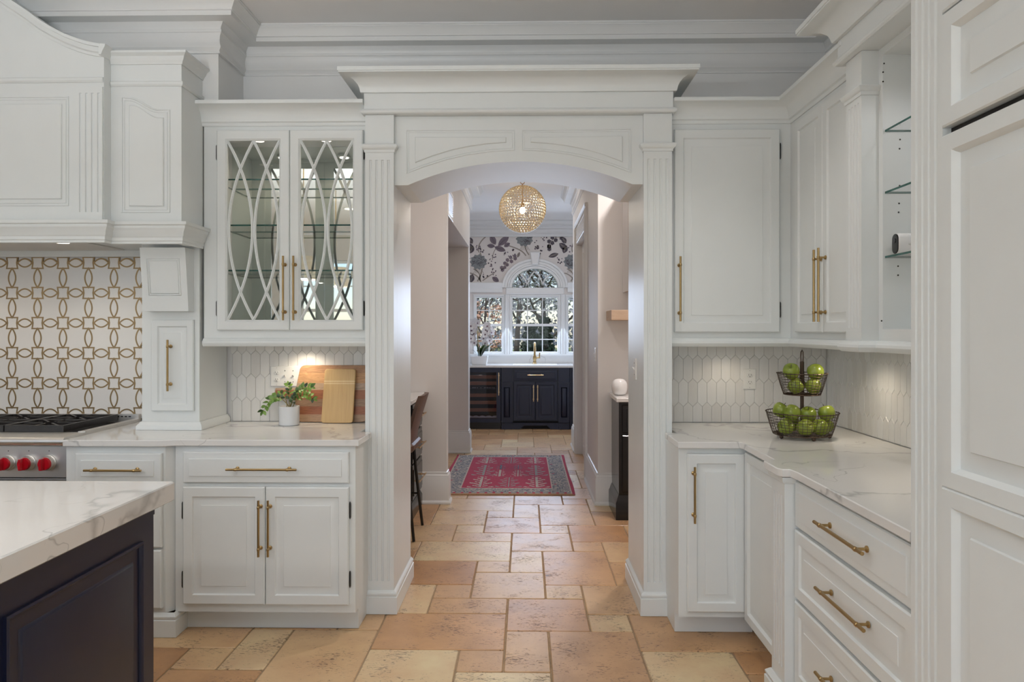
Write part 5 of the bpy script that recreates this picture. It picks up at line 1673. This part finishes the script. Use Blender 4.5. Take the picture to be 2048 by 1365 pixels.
m = MB(TU(0)); m.steps(rounded([(-1.16, 4.875), (-.76, 4.875), (-.76, 5.285), (-1.16, 5.285)], .05), [(.012, .60), (0, .612), (0, .645), (.014, .660)]); m.build('seat', M['leather'], st)
m = MB()
L = []
for z, x in ((.655, -.795), (.72, -.785), (.82, -.758), (.92, -.728), (.985, -.708)):
    ins = .035 if z in (.985,) else 0
    L.append([(x + .012 + (.012 if abs(y - 5.08) > .15 else 0) * -1, y, z) for y in (4.885 + ins, 4.95, 5.08, 5.21, 5.275 - ins)] + [(x - .012 + (.012 if abs(y - 5.08) > .15 else 0) * -1, y, z) for y in (5.275 - ins, 5.21, 5.08, 4.95, 4.885 + ins)])
m.loft(L); m.build('backrest', M['leather'], st)
for y, s in ((4.90, -1), (5.26, 1)):
    MB().tube([(-.755, 5.08 + s * .205, .001), (-.80, y, .42), (-.815, y, .605)], .0105, 8).build('leg', M['black'], st)
    MB().tube([(-1.17, 5.08 + s * .205, .001), (-1.14, y, .605)], .0105, 8).build('leg', M['black'], st)
    MB().tube([(-.785, 5.08 + s * .192, .24), (-1.152, 5.08 + s * .192, .24)], .007, 8).build('stretcher', M['black'], st)
MB().tube([(-1.152, 4.895, .22), (-1.152, 5.265, .22)], .007, 8).build('foot_rail', M['black'], st)

# ------------------------------------------------------------------ nook on the right of the hall
bu = thing('black_sideboard', (1.2, 5.70, 0), 'black sideboard with white quartz top at the right of the hall', 'cabinet')
YB0 = 5.475
WBK = YP - .0205
MB().box(.712, 1.70, YB0, WBK - .002, .10, .893).build('carcass', M['black'], bu)
MB().sweep([(.712, WBK - .002), (.712, YB0), (1.70, YB0)], [(0, .001), (.026, .001), (.026, .13), (.018, .145), (.012, .165), (.004, .185), (0, .187)]).build('plinth', M['black'], bu)
TBU = TF(YB0 - .0008)
for v0, v1 in ((.66, .87), (.21, .64)):
    q = panel(TBU, 'drawer' if v0 > .5 else 'door', .735, 1.18, v0, v1, bu, M['black'], DRAWER if v0 > .5 else DOOR)
    pull(TBU, (.86, (v0 + v1) / 2 if v0 > .5 else .60), (1.06, (v0 + v1) / 2 if v0 > .5 else .60), .0252, q, M['black'])
tp = slab('top', [(.690, YB0 - .04), (1.70, YB0 - .04), (1.70, WBK - .002), (.690, WBK - .002)], .894, CT_Z, M['quartz'], parent=bu)
vx, vy = WX(1239, 5.70), 5.70
m = MB().lathe([(.026, 0), (.040, .003), (.053, .016), (.061, .042), (.063, .066), (.060, .090), (.051, .110), (.036, .123), (.015, .128)], (vx, vy, CT_Z + .001), 28)
tag(m.build('jar', M['ceramic'], None), 'glossy white rounded jar standing on the black sideboard', 'jar')
m = MB().box(.668, 1.70, 5.585, WBK - .001, 1.515, 1.593)
tag(m.build('floating_shelf', M['paleoak'], None, bevel=.002), 'pale oak floating shelf above the black sideboard', 'shelf')
m = thing('narrow_wall_cabinet', (1.2, 5.7, 1.75), 'edge of a pale wall cabinet above the oak shelf', 'cabinet')
MB().box(.803, 1.70, 5.62, WBK - .001, 1.745, 2.62).build('carcass', M['wall'], m)
MB().box(.803, 1.70, 5.598, 5.6195, 1.745, 2.62).build('door', M['shelfwood'], m)

# ---- vent, light stripe blades and switch in the hall
def vent(T, u0, u1, v0, v1, label, n=9):
    t = thing('louvred_panel', T(((u0 + u1) / 2, v0, 0)), label, 'vent', 'hall air vents')
    MB(T).rsteps(u0, u1, v0, v1, [(0, .0005), (0, .006), (.004, .010), (.022, .010), (.025, .002), (.025, .0005), (0, .0005)], False, False).build('frame', M['plate'], t)
    MB(T).box(u0 + .026, u1 - .026, v0 + .026, v1 - .026, .0004, .0012).build('backing', M['slot'], t)
    h = (v1 - v0 - .06) / n
    for k in range(n):
        z = v0 + .03 + h * k
        MB(T).loft([[(u, z + .002, .002), (u, z + .005, .002), (u, z + h * .85, .011), (u, z + h * .85 - .003, .012)] for u in (u0 + .026, u1 - .026)]).build('louvre', M['plate'], t)
vent(TL(HL), 6.02, 6.42, SZ(899, 437, HL) , SZ(899, 382, HL), 'white louvred air vent high on the left hall wall')
vent(TR(HR - .001), D0 + .01, D1 - .01, DZ + .012, DZ + .19, 'white blades imitating light stripes reflected in the transom over the right hall door', 4)  # blades modelled in place of light stripes reflected on the transom glass
outlet('light_switch', TR(HR), 6.12, 1.23, 'white switch plate on the right hall wall past the sideboard', ('t',))

# ------------------------------------------------------------------ pendant
pX, pY, pZ, pR = WX(1045, 7.85), 7.85, WZ(1045, 418.5, 7.85), 46.5 * 7.85 / F_PX
pe = thing('globe_pendant', (pX, pY, pZ - pR), 'round gold pendant of beaded rings with one bulb in the hall', 'pendant')
m = MB()
nlat = 25
for j in range(nlat):
    th = PI * (j + .5) / nlat
    rr = pR * math.sin(th)
    n = max(5, int(2 * PI * rr / (pR * PI / nlat * 1.02)))
    for k in range(n):
        ph = 2 * PI * (k + .5 * (j % 2)) / n
        d = Vector((math.sin(th) * math.cos(ph), math.sin(th) * math.sin(ph), math.cos(th)))
        a = d.cross(Vector((0, 0, 1))).normalized(); b = d.cross(a)
        c = Vector((pX, pY, pZ)) + d * pR
        q = pR * PI / nlat * .48
        m.mi = 0
        m.tube([tuple(c + a * q * math.cos(t) + b * q * math.sin(t)) for t in [2 * PI * i / 7 for i in range(7)]], .0028, 3, True)
        m.mi = 1
        m.sphere(tuple(c), q * .62, 6, 4)
cg = m.build('beaded_cage', [M['palegold'], M['crystal']], pe); cg['kind'] = 'stuff'
MB().lathe([(.006, pZ + .06), (.006, pZ + pR + .02)], (pX, pY, 0), 10).build('rod', M['gold'], pe)
MB().tube([(pX + .022 * math.cos(t), pY, pZ + pR + .042 + .022 * math.sin(t)) for t in [2 * PI * i / 14 for i in range(14)]], .005, 6, True).build('loop', M['gold'], pe)
MB().lathe([(.018, pZ + .02), (.022, pZ + .05), (.02, pZ + .075), (.006, pZ + .085)], (pX, pY, 0), 16).build('socket', M['gold'], pe)
MB().sphere((pX, pY, pZ - .015), .033, 14, 10, (1, 1, 1.15)).build('bulb', M['bulb'], pe)
MB().lathe([(.07, CEIL - .0005), (.068, CEIL - .02), (.02, CEIL - .03)], (pX, pY, 0), 24).build('canopy', M['gold'], pe)
m = MB().lathe([(.20, CEIL - .0005), (.19, CEIL - .012), (.14, CEIL - .015), (.12, CEIL - .008), (.08, CEIL - .008)], (pX, pY, 0), 36)
o = m.build('trim_8', M['trim'], None); o['kind'] = 'structure'
add_light('pendant_lamp', 'POINT', (pX, pY, pZ - .075), (0, 0, 0), 9, (1.0, .88, .74), shadow_soft_size=.04)

# ------------------------------------------------------------------ rug
RX0, RX1, RY0, RY1 = -.775, .437, 6.265, 8.240
nx, ny = 104, 168
rr_ = random.Random(21)
m = MB()
vs = [(RX0 + (RX1 - RX0) * i / nx + (.006 * math.sin(j * .05) if i in (0, nx) else 0), RY0 + (RY1 - RY0) * j / ny, .0075) for j in range(ny + 1) for i in range(nx + 1)]
fs, mi = [], []
RED, GREY, PALE, BLUE, TAN = range(5)
def motif(x, y, h, wd):
    """woven tree: stem and drooping leaf pairs; x, y in field units from its foot"""
    if not 0 <= y <= h: return False
    if abs(x) < .012: return True
    t = y / h
    q = t * 5.5 - abs(x) * 8
    env = wd * (1.0 - .45 * t) * (1.0 if int(math.floor(q)) % 2 else .62)
    return .022 < abs(x) < env and (q % 1) < .40
def rug_cell(i, j):
    u, v = (i + .5) / nx, (j + .5) / ny
    if i < 2 or i >= nx - 2: return RED
    if j < 3 or j >= ny - 2: return TAN
    if i < 3 or i >= nx - 3: return PALE
    if u < .155 or u > .845 or v < .115 or v > .935:
        if j < 7: return RED if (i // 2) % 3 == 0 else GREY
        a, b = (i % 12) - 6, (j % 14) - 7
        d = abs(a) + abs(b)
        if d < 2: return RED if ((i // 12) + (j // 14)) % 3 == 0 else PALE
        if d in (4, 5): return BLUE if rr_.random() < .6 else PALE
        q = rr_.random()
        return GREY if q < .62 else (PALE if q < .82 else BLUE)
    if u < .165 or u > .835 or v < .125 or v > .925: return PALE
    x, y = (u - .165) / .67, (v - .125) / .80
    for cx, y0, h, wd, c in ((.20, .02, .30, .155, PALE), (.52, .03, .27, .15, GREY), (.84, .02, .30, .15, PALE),
                             (.20, .36, .34, .155, GREY), (.40, .33, .20, .09, PALE), (.62, .33, .20, .09, PALE), (.84, .36, .34, .15, GREY),
                             (.40, .56, .15, .085, BLUE), (.62, .56, .15, .085, BLUE),
                             (.20, .76, .22, .15, PALE), (.52, .76, .22, .14, GREY), (.84, .76, .22, .14, PALE)):
        if motif(x - cx, y - y0, h, wd): return c if rr_.random() < .8 else GREY
    return RED
for j in range(ny):
    for i in range(nx):
        a = j * (nx + 1) + i
        fs.append((a, a + 1, a + nx + 2, a + nx + 1)); mi.append(rug_cell(i, j))
m.v, m.f, m.m = vs, fs, mi
b = len(m.v)
m.v += [(RX0, RY0, .0006), (RX1, RY0, .0006), (RX1, RY1, .0006), (RX0, RY1, .0006), (RX0, RY0, .0074), (RX1, RY0, .0074), (RX1, RY1, .0074), (RX0, RY1, .0074)]
for f in ((0, 1, 5, 4), (1, 2, 6, 5), (2, 3, 7, 6), (3, 0, 4, 7), (3, 2, 1, 0)):
    m.f.append(tuple(b + k for k in f)); m.m.append(TAN)
ro = m.build('rug', [M['rugred'], M['ruggrey'], M['rugpale'], M['rugblue'], M['rugtan']], None, smooth=0)
tag(ro, 'red kilim rug with grey tree pattern on the hall floor', 'rug')
m = MB()
for yy, sg in ((RY0, -1), (RY1, 1)):
    for k in range(120):
        x = RX0 + (RX1 - RX0) * (k + .5) / 120
        m.tube([(x, yy, .004), (x + rr_.uniform(-.004, .004), yy + sg * rr_.uniform(.012, .024), .0016)], .0014, 4)
fo = m.build('fringe', M['rugtan'], ro, smooth=0); fo['kind'] = 'stuff'

# ------------------------------------------------------------------ far pantry: navy cabinets, sink, wine fridge
YN = 10.41
def nx_(px): return WX(px, YN)
def nz_(py): return WZ(1070, py, YN)
NAVY = M['navy']
slab('countertop', [(-2.28, YN - .03), (1.48, YN - .03), (1.48, YF - .016), (-2.28, YF - .016)], .893, CT_Z, M['quartz'], 'white quartz counter with sink under the arched window', 'countertop')
o = MB().box(-2.28, 1.48, YF - .0155, YF - .001, CT_Z + .0, fz(711.6)).build('trim_9', M['quartz'], None); o['kind'] = 'structure'
sk = thing('sink_cabinet', (nx_(1071), YN, 0), 'navy sink cabinet with two doors and pilasters under the window', 'cabinet')
c0, c1 = nx_(1002.5), nx_(1139.5)
MB().box(c0, c1, YN, YF - .02, .12, .892).build('carcass', NAVY, sk)
TNV = TF(YN - .0008)
for a, c in ((1003, 1025), (1117, 1139)):
    m = MB(TNV)
    u0, u1 = nx_(a), nx_(c)
    m.box(u0, u1, .10, .89, 0, .022)
    m.box(u0 - .006, u1 + .006, nz_(766.5), nz_(764.5), 0, .034)
    m.rsteps(u0 + .03, u1 - .03, nz_(836), nz_(774), [(0, .022), (0, .028), (.006, .030), (.012, .022), (.02, .022), (.03, .027)])
    m.box(u0 - .008, u1 + .008, .09, nz_(846), 0, .034)
    m.build('pilaster', NAVY, sk)
q = panel(TNV, 'drawer', nx_(1028), nx_(1114.5), nz_(762), nz_(740.5), sk, NAVY, DRAWER)
zz = nz_(750.3); pull(TNV, (nx_(1055), zz), (nx_(1087), zz), .0252, q, M['gold'], r=.007)
for a, c, hx in ((1027, 1070.3, 1067), (1071, 1114.5, 1075.2)):
    q = panel(TNV, 'door', nx_(a), nx_(c), nz_(841), nz_(764), sk, NAVY, DOOR)
    pull(TNV, (nx_(hx), nz_(803)), (nx_(hx), nz_(770)), .0212, q, M['gold'], r=.007)
u0, u1 = nx_(1025.2), nx_(1116.8)
MB(TNV).prism([(u0, .001), (nx_(1040), .001), (nx_(1048), .055), (nx_(1094), .055), (nx_(1102), .001), (u1, .001), (u1, nz_(846.5)), (u0, nz_(846.5))], -.02, .012).build('arched_toe_board', NAVY, sk)
for a, c in ((1003, 1025), (1117, 1139)): MB(TNV).box(nx_(a), nx_(c), .001, .0895, -.02, .02).build('foot', NAVY, sk)
MB().box(c0 + .01, c1 - .01, YN + .06, YN + .08, .001, .1195).build('toe_kick', M['dark'], sk)
sb_ = thing('pantry_cabinet', (1.1, YN, 0), 'navy base cabinet at the right end of the pantry', 'cabinet')
MB().box(c1 + .004, 1.48, YN, YF - .02, .001, .892).build('carcass', NAVY, sb_)
panel(TNV, 'door', c1 + .03, 1.45, .13, .87, sb_, NAVY, DOOR)
# wine fridge
wx0, wx1 = nx_(914), nx_(1001.5)
wf_ = thing('wine_fridge', ((wx0 + wx1) / 2, YN, 0), 'black glass door wine fridge with wooden racks under the counter', 'wine fridge')
m = MB()
m.box(wx0, wx0 + .03, YN + .03, YF - .05, .10, .885).box(wx1 - .03, wx1, YN + .03, YF - .05, .10, .885).box(wx0 + .03, wx1 - .03, YF - .08, YF - .05, .10, .885).box(wx0 + .03, wx1 - .03, YN + .03, YF - .08, .10, .13).box(wx0 + .03, wx1 - .03, YN + .03, YF - .08, .855, .885)
m.build('case', M['dark'], wf_)
MB().box(wx0, wx1, YN + .01, YN + .04, .001, .095).build('grille', M['black'], wf_)
gx0, gx1 = wx0 + .055, nx_(993)
gz0, gz1 = nz_(838), nz_(745)
m = MB(TNV)
m.box(wx0, gx0, .10, .888, -.02, .02).box(gx1, wx1, .10, .888, -.02, .02).box(gx0, gx1, .10, gz0, -.02, .02).box(gx0, gx1, gz1, .888, -.02, .02)
df = m.build('door', NAVY, wf_)
MB(TNV).box(gx0, gx1, gz0, gz1, .0, .006).build('pane', M['darkglass'], df)
pull(TNV, (nx_(997.8), nz_(791)), (nx_(997.8), nz_(745.5)), .020, df, M['gold'], r=.007)
for py in (754.5, 767.3, 791.5, 806, 821):
    z = nz_(py)
    MB().box(wx0 + .032, wx1 - .032, YN + .05, YN + .075, z - .028, z + .020).build('rack', M['shelfwood'], wf_)
MB().box(wx0 + .032, wx1 - .032, YN + .05, YN + .10, nz_(780.5), nz_(777)).build('control_strip', M['black'], wf_)
m = MB()
for px in (944, 946, 948, 950, 954, 961, 968, 970, 973, 975, 978, 981, 985, 988): m.box(nx_(px), nx_(px) + .007, YN + .0485, YN + .0495, nz_(777.6), nz_(776.0))
m.build('display', M['plate'], wf_, smooth=0)['kind'] = 'stuff'
wv = [(wx0 + .035 + (wx1 - wx0 - .07) * k / 48, gz0 + .025 + .012 * abs(math.sin(PI * k / 8))) for k in range(49)]
MB(TF(YN + .06)).prism([(wx0 + .035, gz0 + .005), (wx1 - .035, gz0 + .005)] + wv[::-1], 0, .008).build('scalloped_rack', M['plate'], wf_)
add_light('fridge_lamp', 'POINT', ((wx0 + wx1) / 2, YN + .2, .84), (0, 0, 0), 3.0, (1.0, .86, .8), shadow_soft_size=.04)
# faucet
tx_, ty_ = nx_(1070.2), 10.86
fa = thing('faucet', (tx_, ty_, CT_Z), 'brass bridge style faucet with lever behind the sink', 'faucet')
MB().lathe([(.034, CT_Z + .0005), (.034, CT_Z + .012), (.026, CT_Z + .02), (.022, CT_Z + .06), (.028, CT_Z + .075), (.028, CT_Z + .11), (.02, CT_Z + .125), (.016, CT_Z + .14)], (tx_, ty_, 0), 20).build('body', M['brass'], fa)
MB().tube([(tx_, ty_, CT_Z + .12), (tx_, ty_, CT_Z + .24), (tx_, ty_ - .012, CT_Z + .285), (tx_, ty_ - .05, CT_Z + .318), (tx_, ty_ - .10, CT_Z + .312), (tx_, ty_ - .13, CT_Z + .27), (tx_, ty_ - .135, CT_Z + .20)], [.016, .015, .014, .014, .014, .015, .02], 12).build('spout', M['brass'], fa)
MB().tube([(tx_ + .02, ty_, CT_Z + .09), (tx_ + .07, ty_, CT_Z + .10)], .012, 10).tube([(tx_ + .07, ty_, CT_Z + .085), (tx_ + .075, ty_, CT_Z + .17)], [.012, .009], 10).build('lever', M['brass'], fa)
sn = thing('undermount_sink', (tx_, 10.7, CT_Z - .2), 'white sink basin rim set in the window counter', 'sink')
MB().rsteps(tx_ - .33, tx_ + .33, 10.50, 10.80, [(0, CT_Z + .0003), (0, CT_Z + .003), (.012, CT_Z + .004), (.02, CT_Z + .0012)]).build('rim', M['ceramic'], sn)
# orchid
ox, oy = nx_(957), 10.66
oz = CT_Z + .001
oc = thing('potted_orchid', (ox, oy, oz), 'white orchid with two flower sprays in a square white pot', 'plant')
MB().loft([[(ox - s, oy - s, z), (ox + s, oy - s, z), (ox + s, oy + s, z), (ox - s, oy + s, z)] for s, z in ((.105, oz), (.125, oz + .125), (.115, oz + .125), (.112, oz + .10))], True, True).build('pot', M['ceramic'], oc, bevel=.004)
MB().box(ox - .11, ox + .11, oy - .11, oy + .11, oz + .101, oz + .112).build('soil', M['soil'], oc)
lo = leaf_mesh('leaf', M['darkleaf'], .30, .10, .25, 8)
for a, el, s in ((-.25, .95, 1.0), (.15, .8, .95), (PI * .98, 1.25, .9), (PI * .7, .5, .6), (-1.1, .8, .8)):
    put_leaf(lo, 'leaf', oc, (ox + .02 * math.cos(a), oy, oz + .108), (math.cos(a) * math.cos(el), math.sin(a) * math.cos(el) * .5, math.sin(el)), (0, 0, 1) if el < 1.2 else (-math.cos(a), 0, .3), .3, s)
def opx(px, py, dy=0): return Vector((WX(px, oy + dy), oy + dy, WZ(px, py, oy + dy)))
def flower_mesh():
    m = MB()
    for k in range(5):
        a = PI / 2 + 2 * PI * k / 5
        w = .030 if k in (1, 4) else .020
        L_ = .044
        d = Vector((math.cos(a), 0, math.sin(a))); n = Vector((-math.sin(a), 0, math.cos(a)))
        pts = [d * .003, d * L_ * .45 + n * w * .85, d * L_ * .85 + n * w * .7, d * L_ * 1.05, d * L_ * .85 - n * w * .7, d * L_ * .45 - n * w * .85]
        m.add([tuple(p + Vector((0, -.010 * (p.length / L_) ** 2 + (.003 if k in (1, 4) else 0), 0))) for p in pts], [(0, 1, 2, 3, 4, 5)])
    m.mi = 1
    m.sphere((0, -.008, -.004), .009, 8, 5)
    o = m.build('flower', [M['petal'], M['petalheart']], None, smooth=60)
    me = o.data
    for v in me.vertices: v.co += o.location
    bpy.data.objects.remove(o)
    return me
fm = flower_mesh()
rf = random.Random(9)
def spray(path, spots):
    MB().tube([tuple(opx(*p)) for p in path], .005, 6).build('stem', M['stem'], oc)
    for x, y in spots:
        o = bpy.data.objects.new('flower', fm); COL.objects.link(o); o.parent = oc
        o.location = opx(x + rf.uniform(-.8, .8), y, -.02 - rf.random() * .05) - oc.location
        o.rotation_euler = (rf.uniform(-.3, .3), rf.uniform(-.6, .6), rf.uniform(-.6, .6)); s = rf.uniform(1.15, 1.5); o.scale = (s, s, s)
spray([(956, 706), (955.5, 680), (955, 660), (952, 652), (946, 647)], [(945, 645), (950, 643), (955, 646), (942, 652), (948, 653), (944, 661), (950, 660), (943, 669), (949, 668), (942, 677), (947, 677), (944, 684), (949, 686)])
spray([(957, 706), (956, 680), (956, 660), (959, 650), (964, 648), (969, 652), (972, 660)], [(974, 652), (979, 656), (971, 660), (977, 663), (982, 665), (970, 669), (976, 671), (981, 674), (968, 677), (974, 680), (979, 681), (970, 686)])
# ------------------------------------------------------------------ outdoors beyond the arched window
GZ = -.45
o = MB().box(-30, 30, 11.3, 75, GZ - .2, GZ).build('lawn', M['lawn'], None); o['kind'] = 'structure'
ro_ = random.Random(31)
def leaf_cloud(m, c, r, n, size, rnd, squash=(1, 1, 1), shell=.35):
    for _ in range(n):
        d = Vector((rnd.gauss(0, 1), rnd.gauss(0, 1), rnd.gauss(0, 1))).normalized()
        q = r * (shell + (1 - shell) * rnd.random()) ** .6
        p = Vector(c) + Vector((d.x * q * squash[0], d.y * q * squash[1], d.z * q * squash[2]))
        a = Vector((rnd.gauss(0, 1), rnd.gauss(0, 1), rnd.gauss(0, 1))).normalized()
        b = a.cross(Vector((rnd.gauss(0, 1), rnd.gauss(0, 1), rnd.gauss(0, 1)))).normalized()
        s = size * rnd.uniform(.6, 1.3)
        m.add([tuple(p - a * s), tuple(p + b * s * .6), tuple(p + a * s), tuple(p - b * s * .6)], [(0, 1, 2, 3)])
def tree(name, x, y, h, crown, leaf, nleaf, size, label, seed, lean=0, nbr=9, group='trees beyond the window'):
    rnd = random.Random(seed)
    t = thing(name, (x, y, GZ), label, 'tree', group)
    top = Vector((x + lean, y, GZ + h * .8))
    MB().tube([(x, y, GZ), (x + lean * .3, y, GZ + h * .3), tuple(top)], [h * .013, h * .009, h * .003], 8).build('trunk', M['bark'], t)
    fl = MB()
    for k in range(nbr):
        f = .22 + .7 * k / nbr
        b = Vector((x, y, GZ)).lerp(top, f)
        a = rnd.uniform(0, 2 * PI)
        e = b + Vector((math.cos(a) * crown * (1.15 - f * .5), math.sin(a) * crown * .8, h * rnd.uniform(.10, .26)))
        MB().tube([tuple(b), tuple(b.lerp(e, .5) + Vector((0, 0, h * .02))), tuple(e)], [h * .005, h * .0035, h * .0015], 6).build('branch', M['bark'], t)
        leaf_cloud(fl, e, crown * .72, int(nleaf * 5) // nbr, size * .8, rnd, (1, 1, .85))
    f_ = fl.build('foliage', M[leaf], t, smooth=0)
    f_['kind'] = 'stuff'
    return t
def bush(name, x, y, w, h, leaf, n, size, label, group=None, cone=False):
    rnd = random.Random(int(abs(x * 100) + y * 7))
    t = thing(name, (x, y, GZ), label, 'bush', group)
    MB().tube([(x, y, GZ), (x, y, GZ + h * .7)], [.05, .02], 6).build('stem', M['bark'], t)
    m = MB()
    if cone:
        for k in range(9):
            f = k / 8
            leaf_cloud(m, (x, y, GZ + h * (.1 + .85 * f)), w / 2 * (1.05 - f * .75), n // 9, size, rnd, (1, 1, .6))
    else:
        leaf_cloud(m, (x, y, GZ + h * .5), 1, n, size, rnd, (w / 2, w / 2, h / 2))
    f_ = m.build('foliage', M[leaf], t, smooth=0); f_['kind'] = 'stuff'
    return t
ox_ = lambda px, Y: WX(px, Y)
tree('autumn_tree', ox_(962, 17), 17, 4.0, .42, 'autumn', 260, .05, 'small pink orange autumn tree seen through the left window', 1, .15, 9)
tree('bare_tree', ox_(1095, 22), 22, 8.0, 2.2, 'greyleaf', 1500, .075, 'thin grey leaved tree behind the right half of the arched window', 2, -.4, 11)
tree('bare_tree', ox_(1030, 27), 27, 9.0, 2.7, 'greyleaf', 1700, .085, 'thin grey leaved tree behind the left half of the arched window', 3, .5, 11)
tree('bare_tree', ox_(1150, 30), 30, 9.5, 3.0, 'greyleaf', 1300, .10, 'pale grey tree seen through the right window', 4, 0, 11)
tree('bare_tree', ox_(955, 33), 33, 10.0, 3.2, 'greyleaf', 1500, .11, 'far grey tree behind the pink autumn tree', 5, 0, 11)
bush('evergreen_bush', ox_(1062, 17.5), 17.5, 1.05, 2.05, 'needle', 2600, .055, 'dark evergreen bush in the middle of the window', cone=True)
bush('evergreen_bush', ox_(1090, 19.5), 19.5, 1.0, 2.25, 'needle', 2200, .06, 'dark evergreen behind the right side of the middle bush', cone=True)
bush('yellow_bush', ox_(990, 15.5), 15.5, 1.0, 1.35, 'paleleaf', 1100, .045, 'round yellow green bush low in the left window')
bush('yellow_bush', ox_(1030, 20), 20, 1.0, 1.3, 'paleleaf', 700, .05, 'yellow green bush left of the dark evergreen')
bush('yellow_bush', ox_(1103, 16.0), 16.0, .75, 1.15, 'paleleaf', 800, .045, 'yellow green bush right of the dark evergreen')
bush('hedge', ox_(1150, 34), 34, 14.0, 2.2, 'greyleaf', 3000, .14, 'long low grey hedge at the back of the lawn')
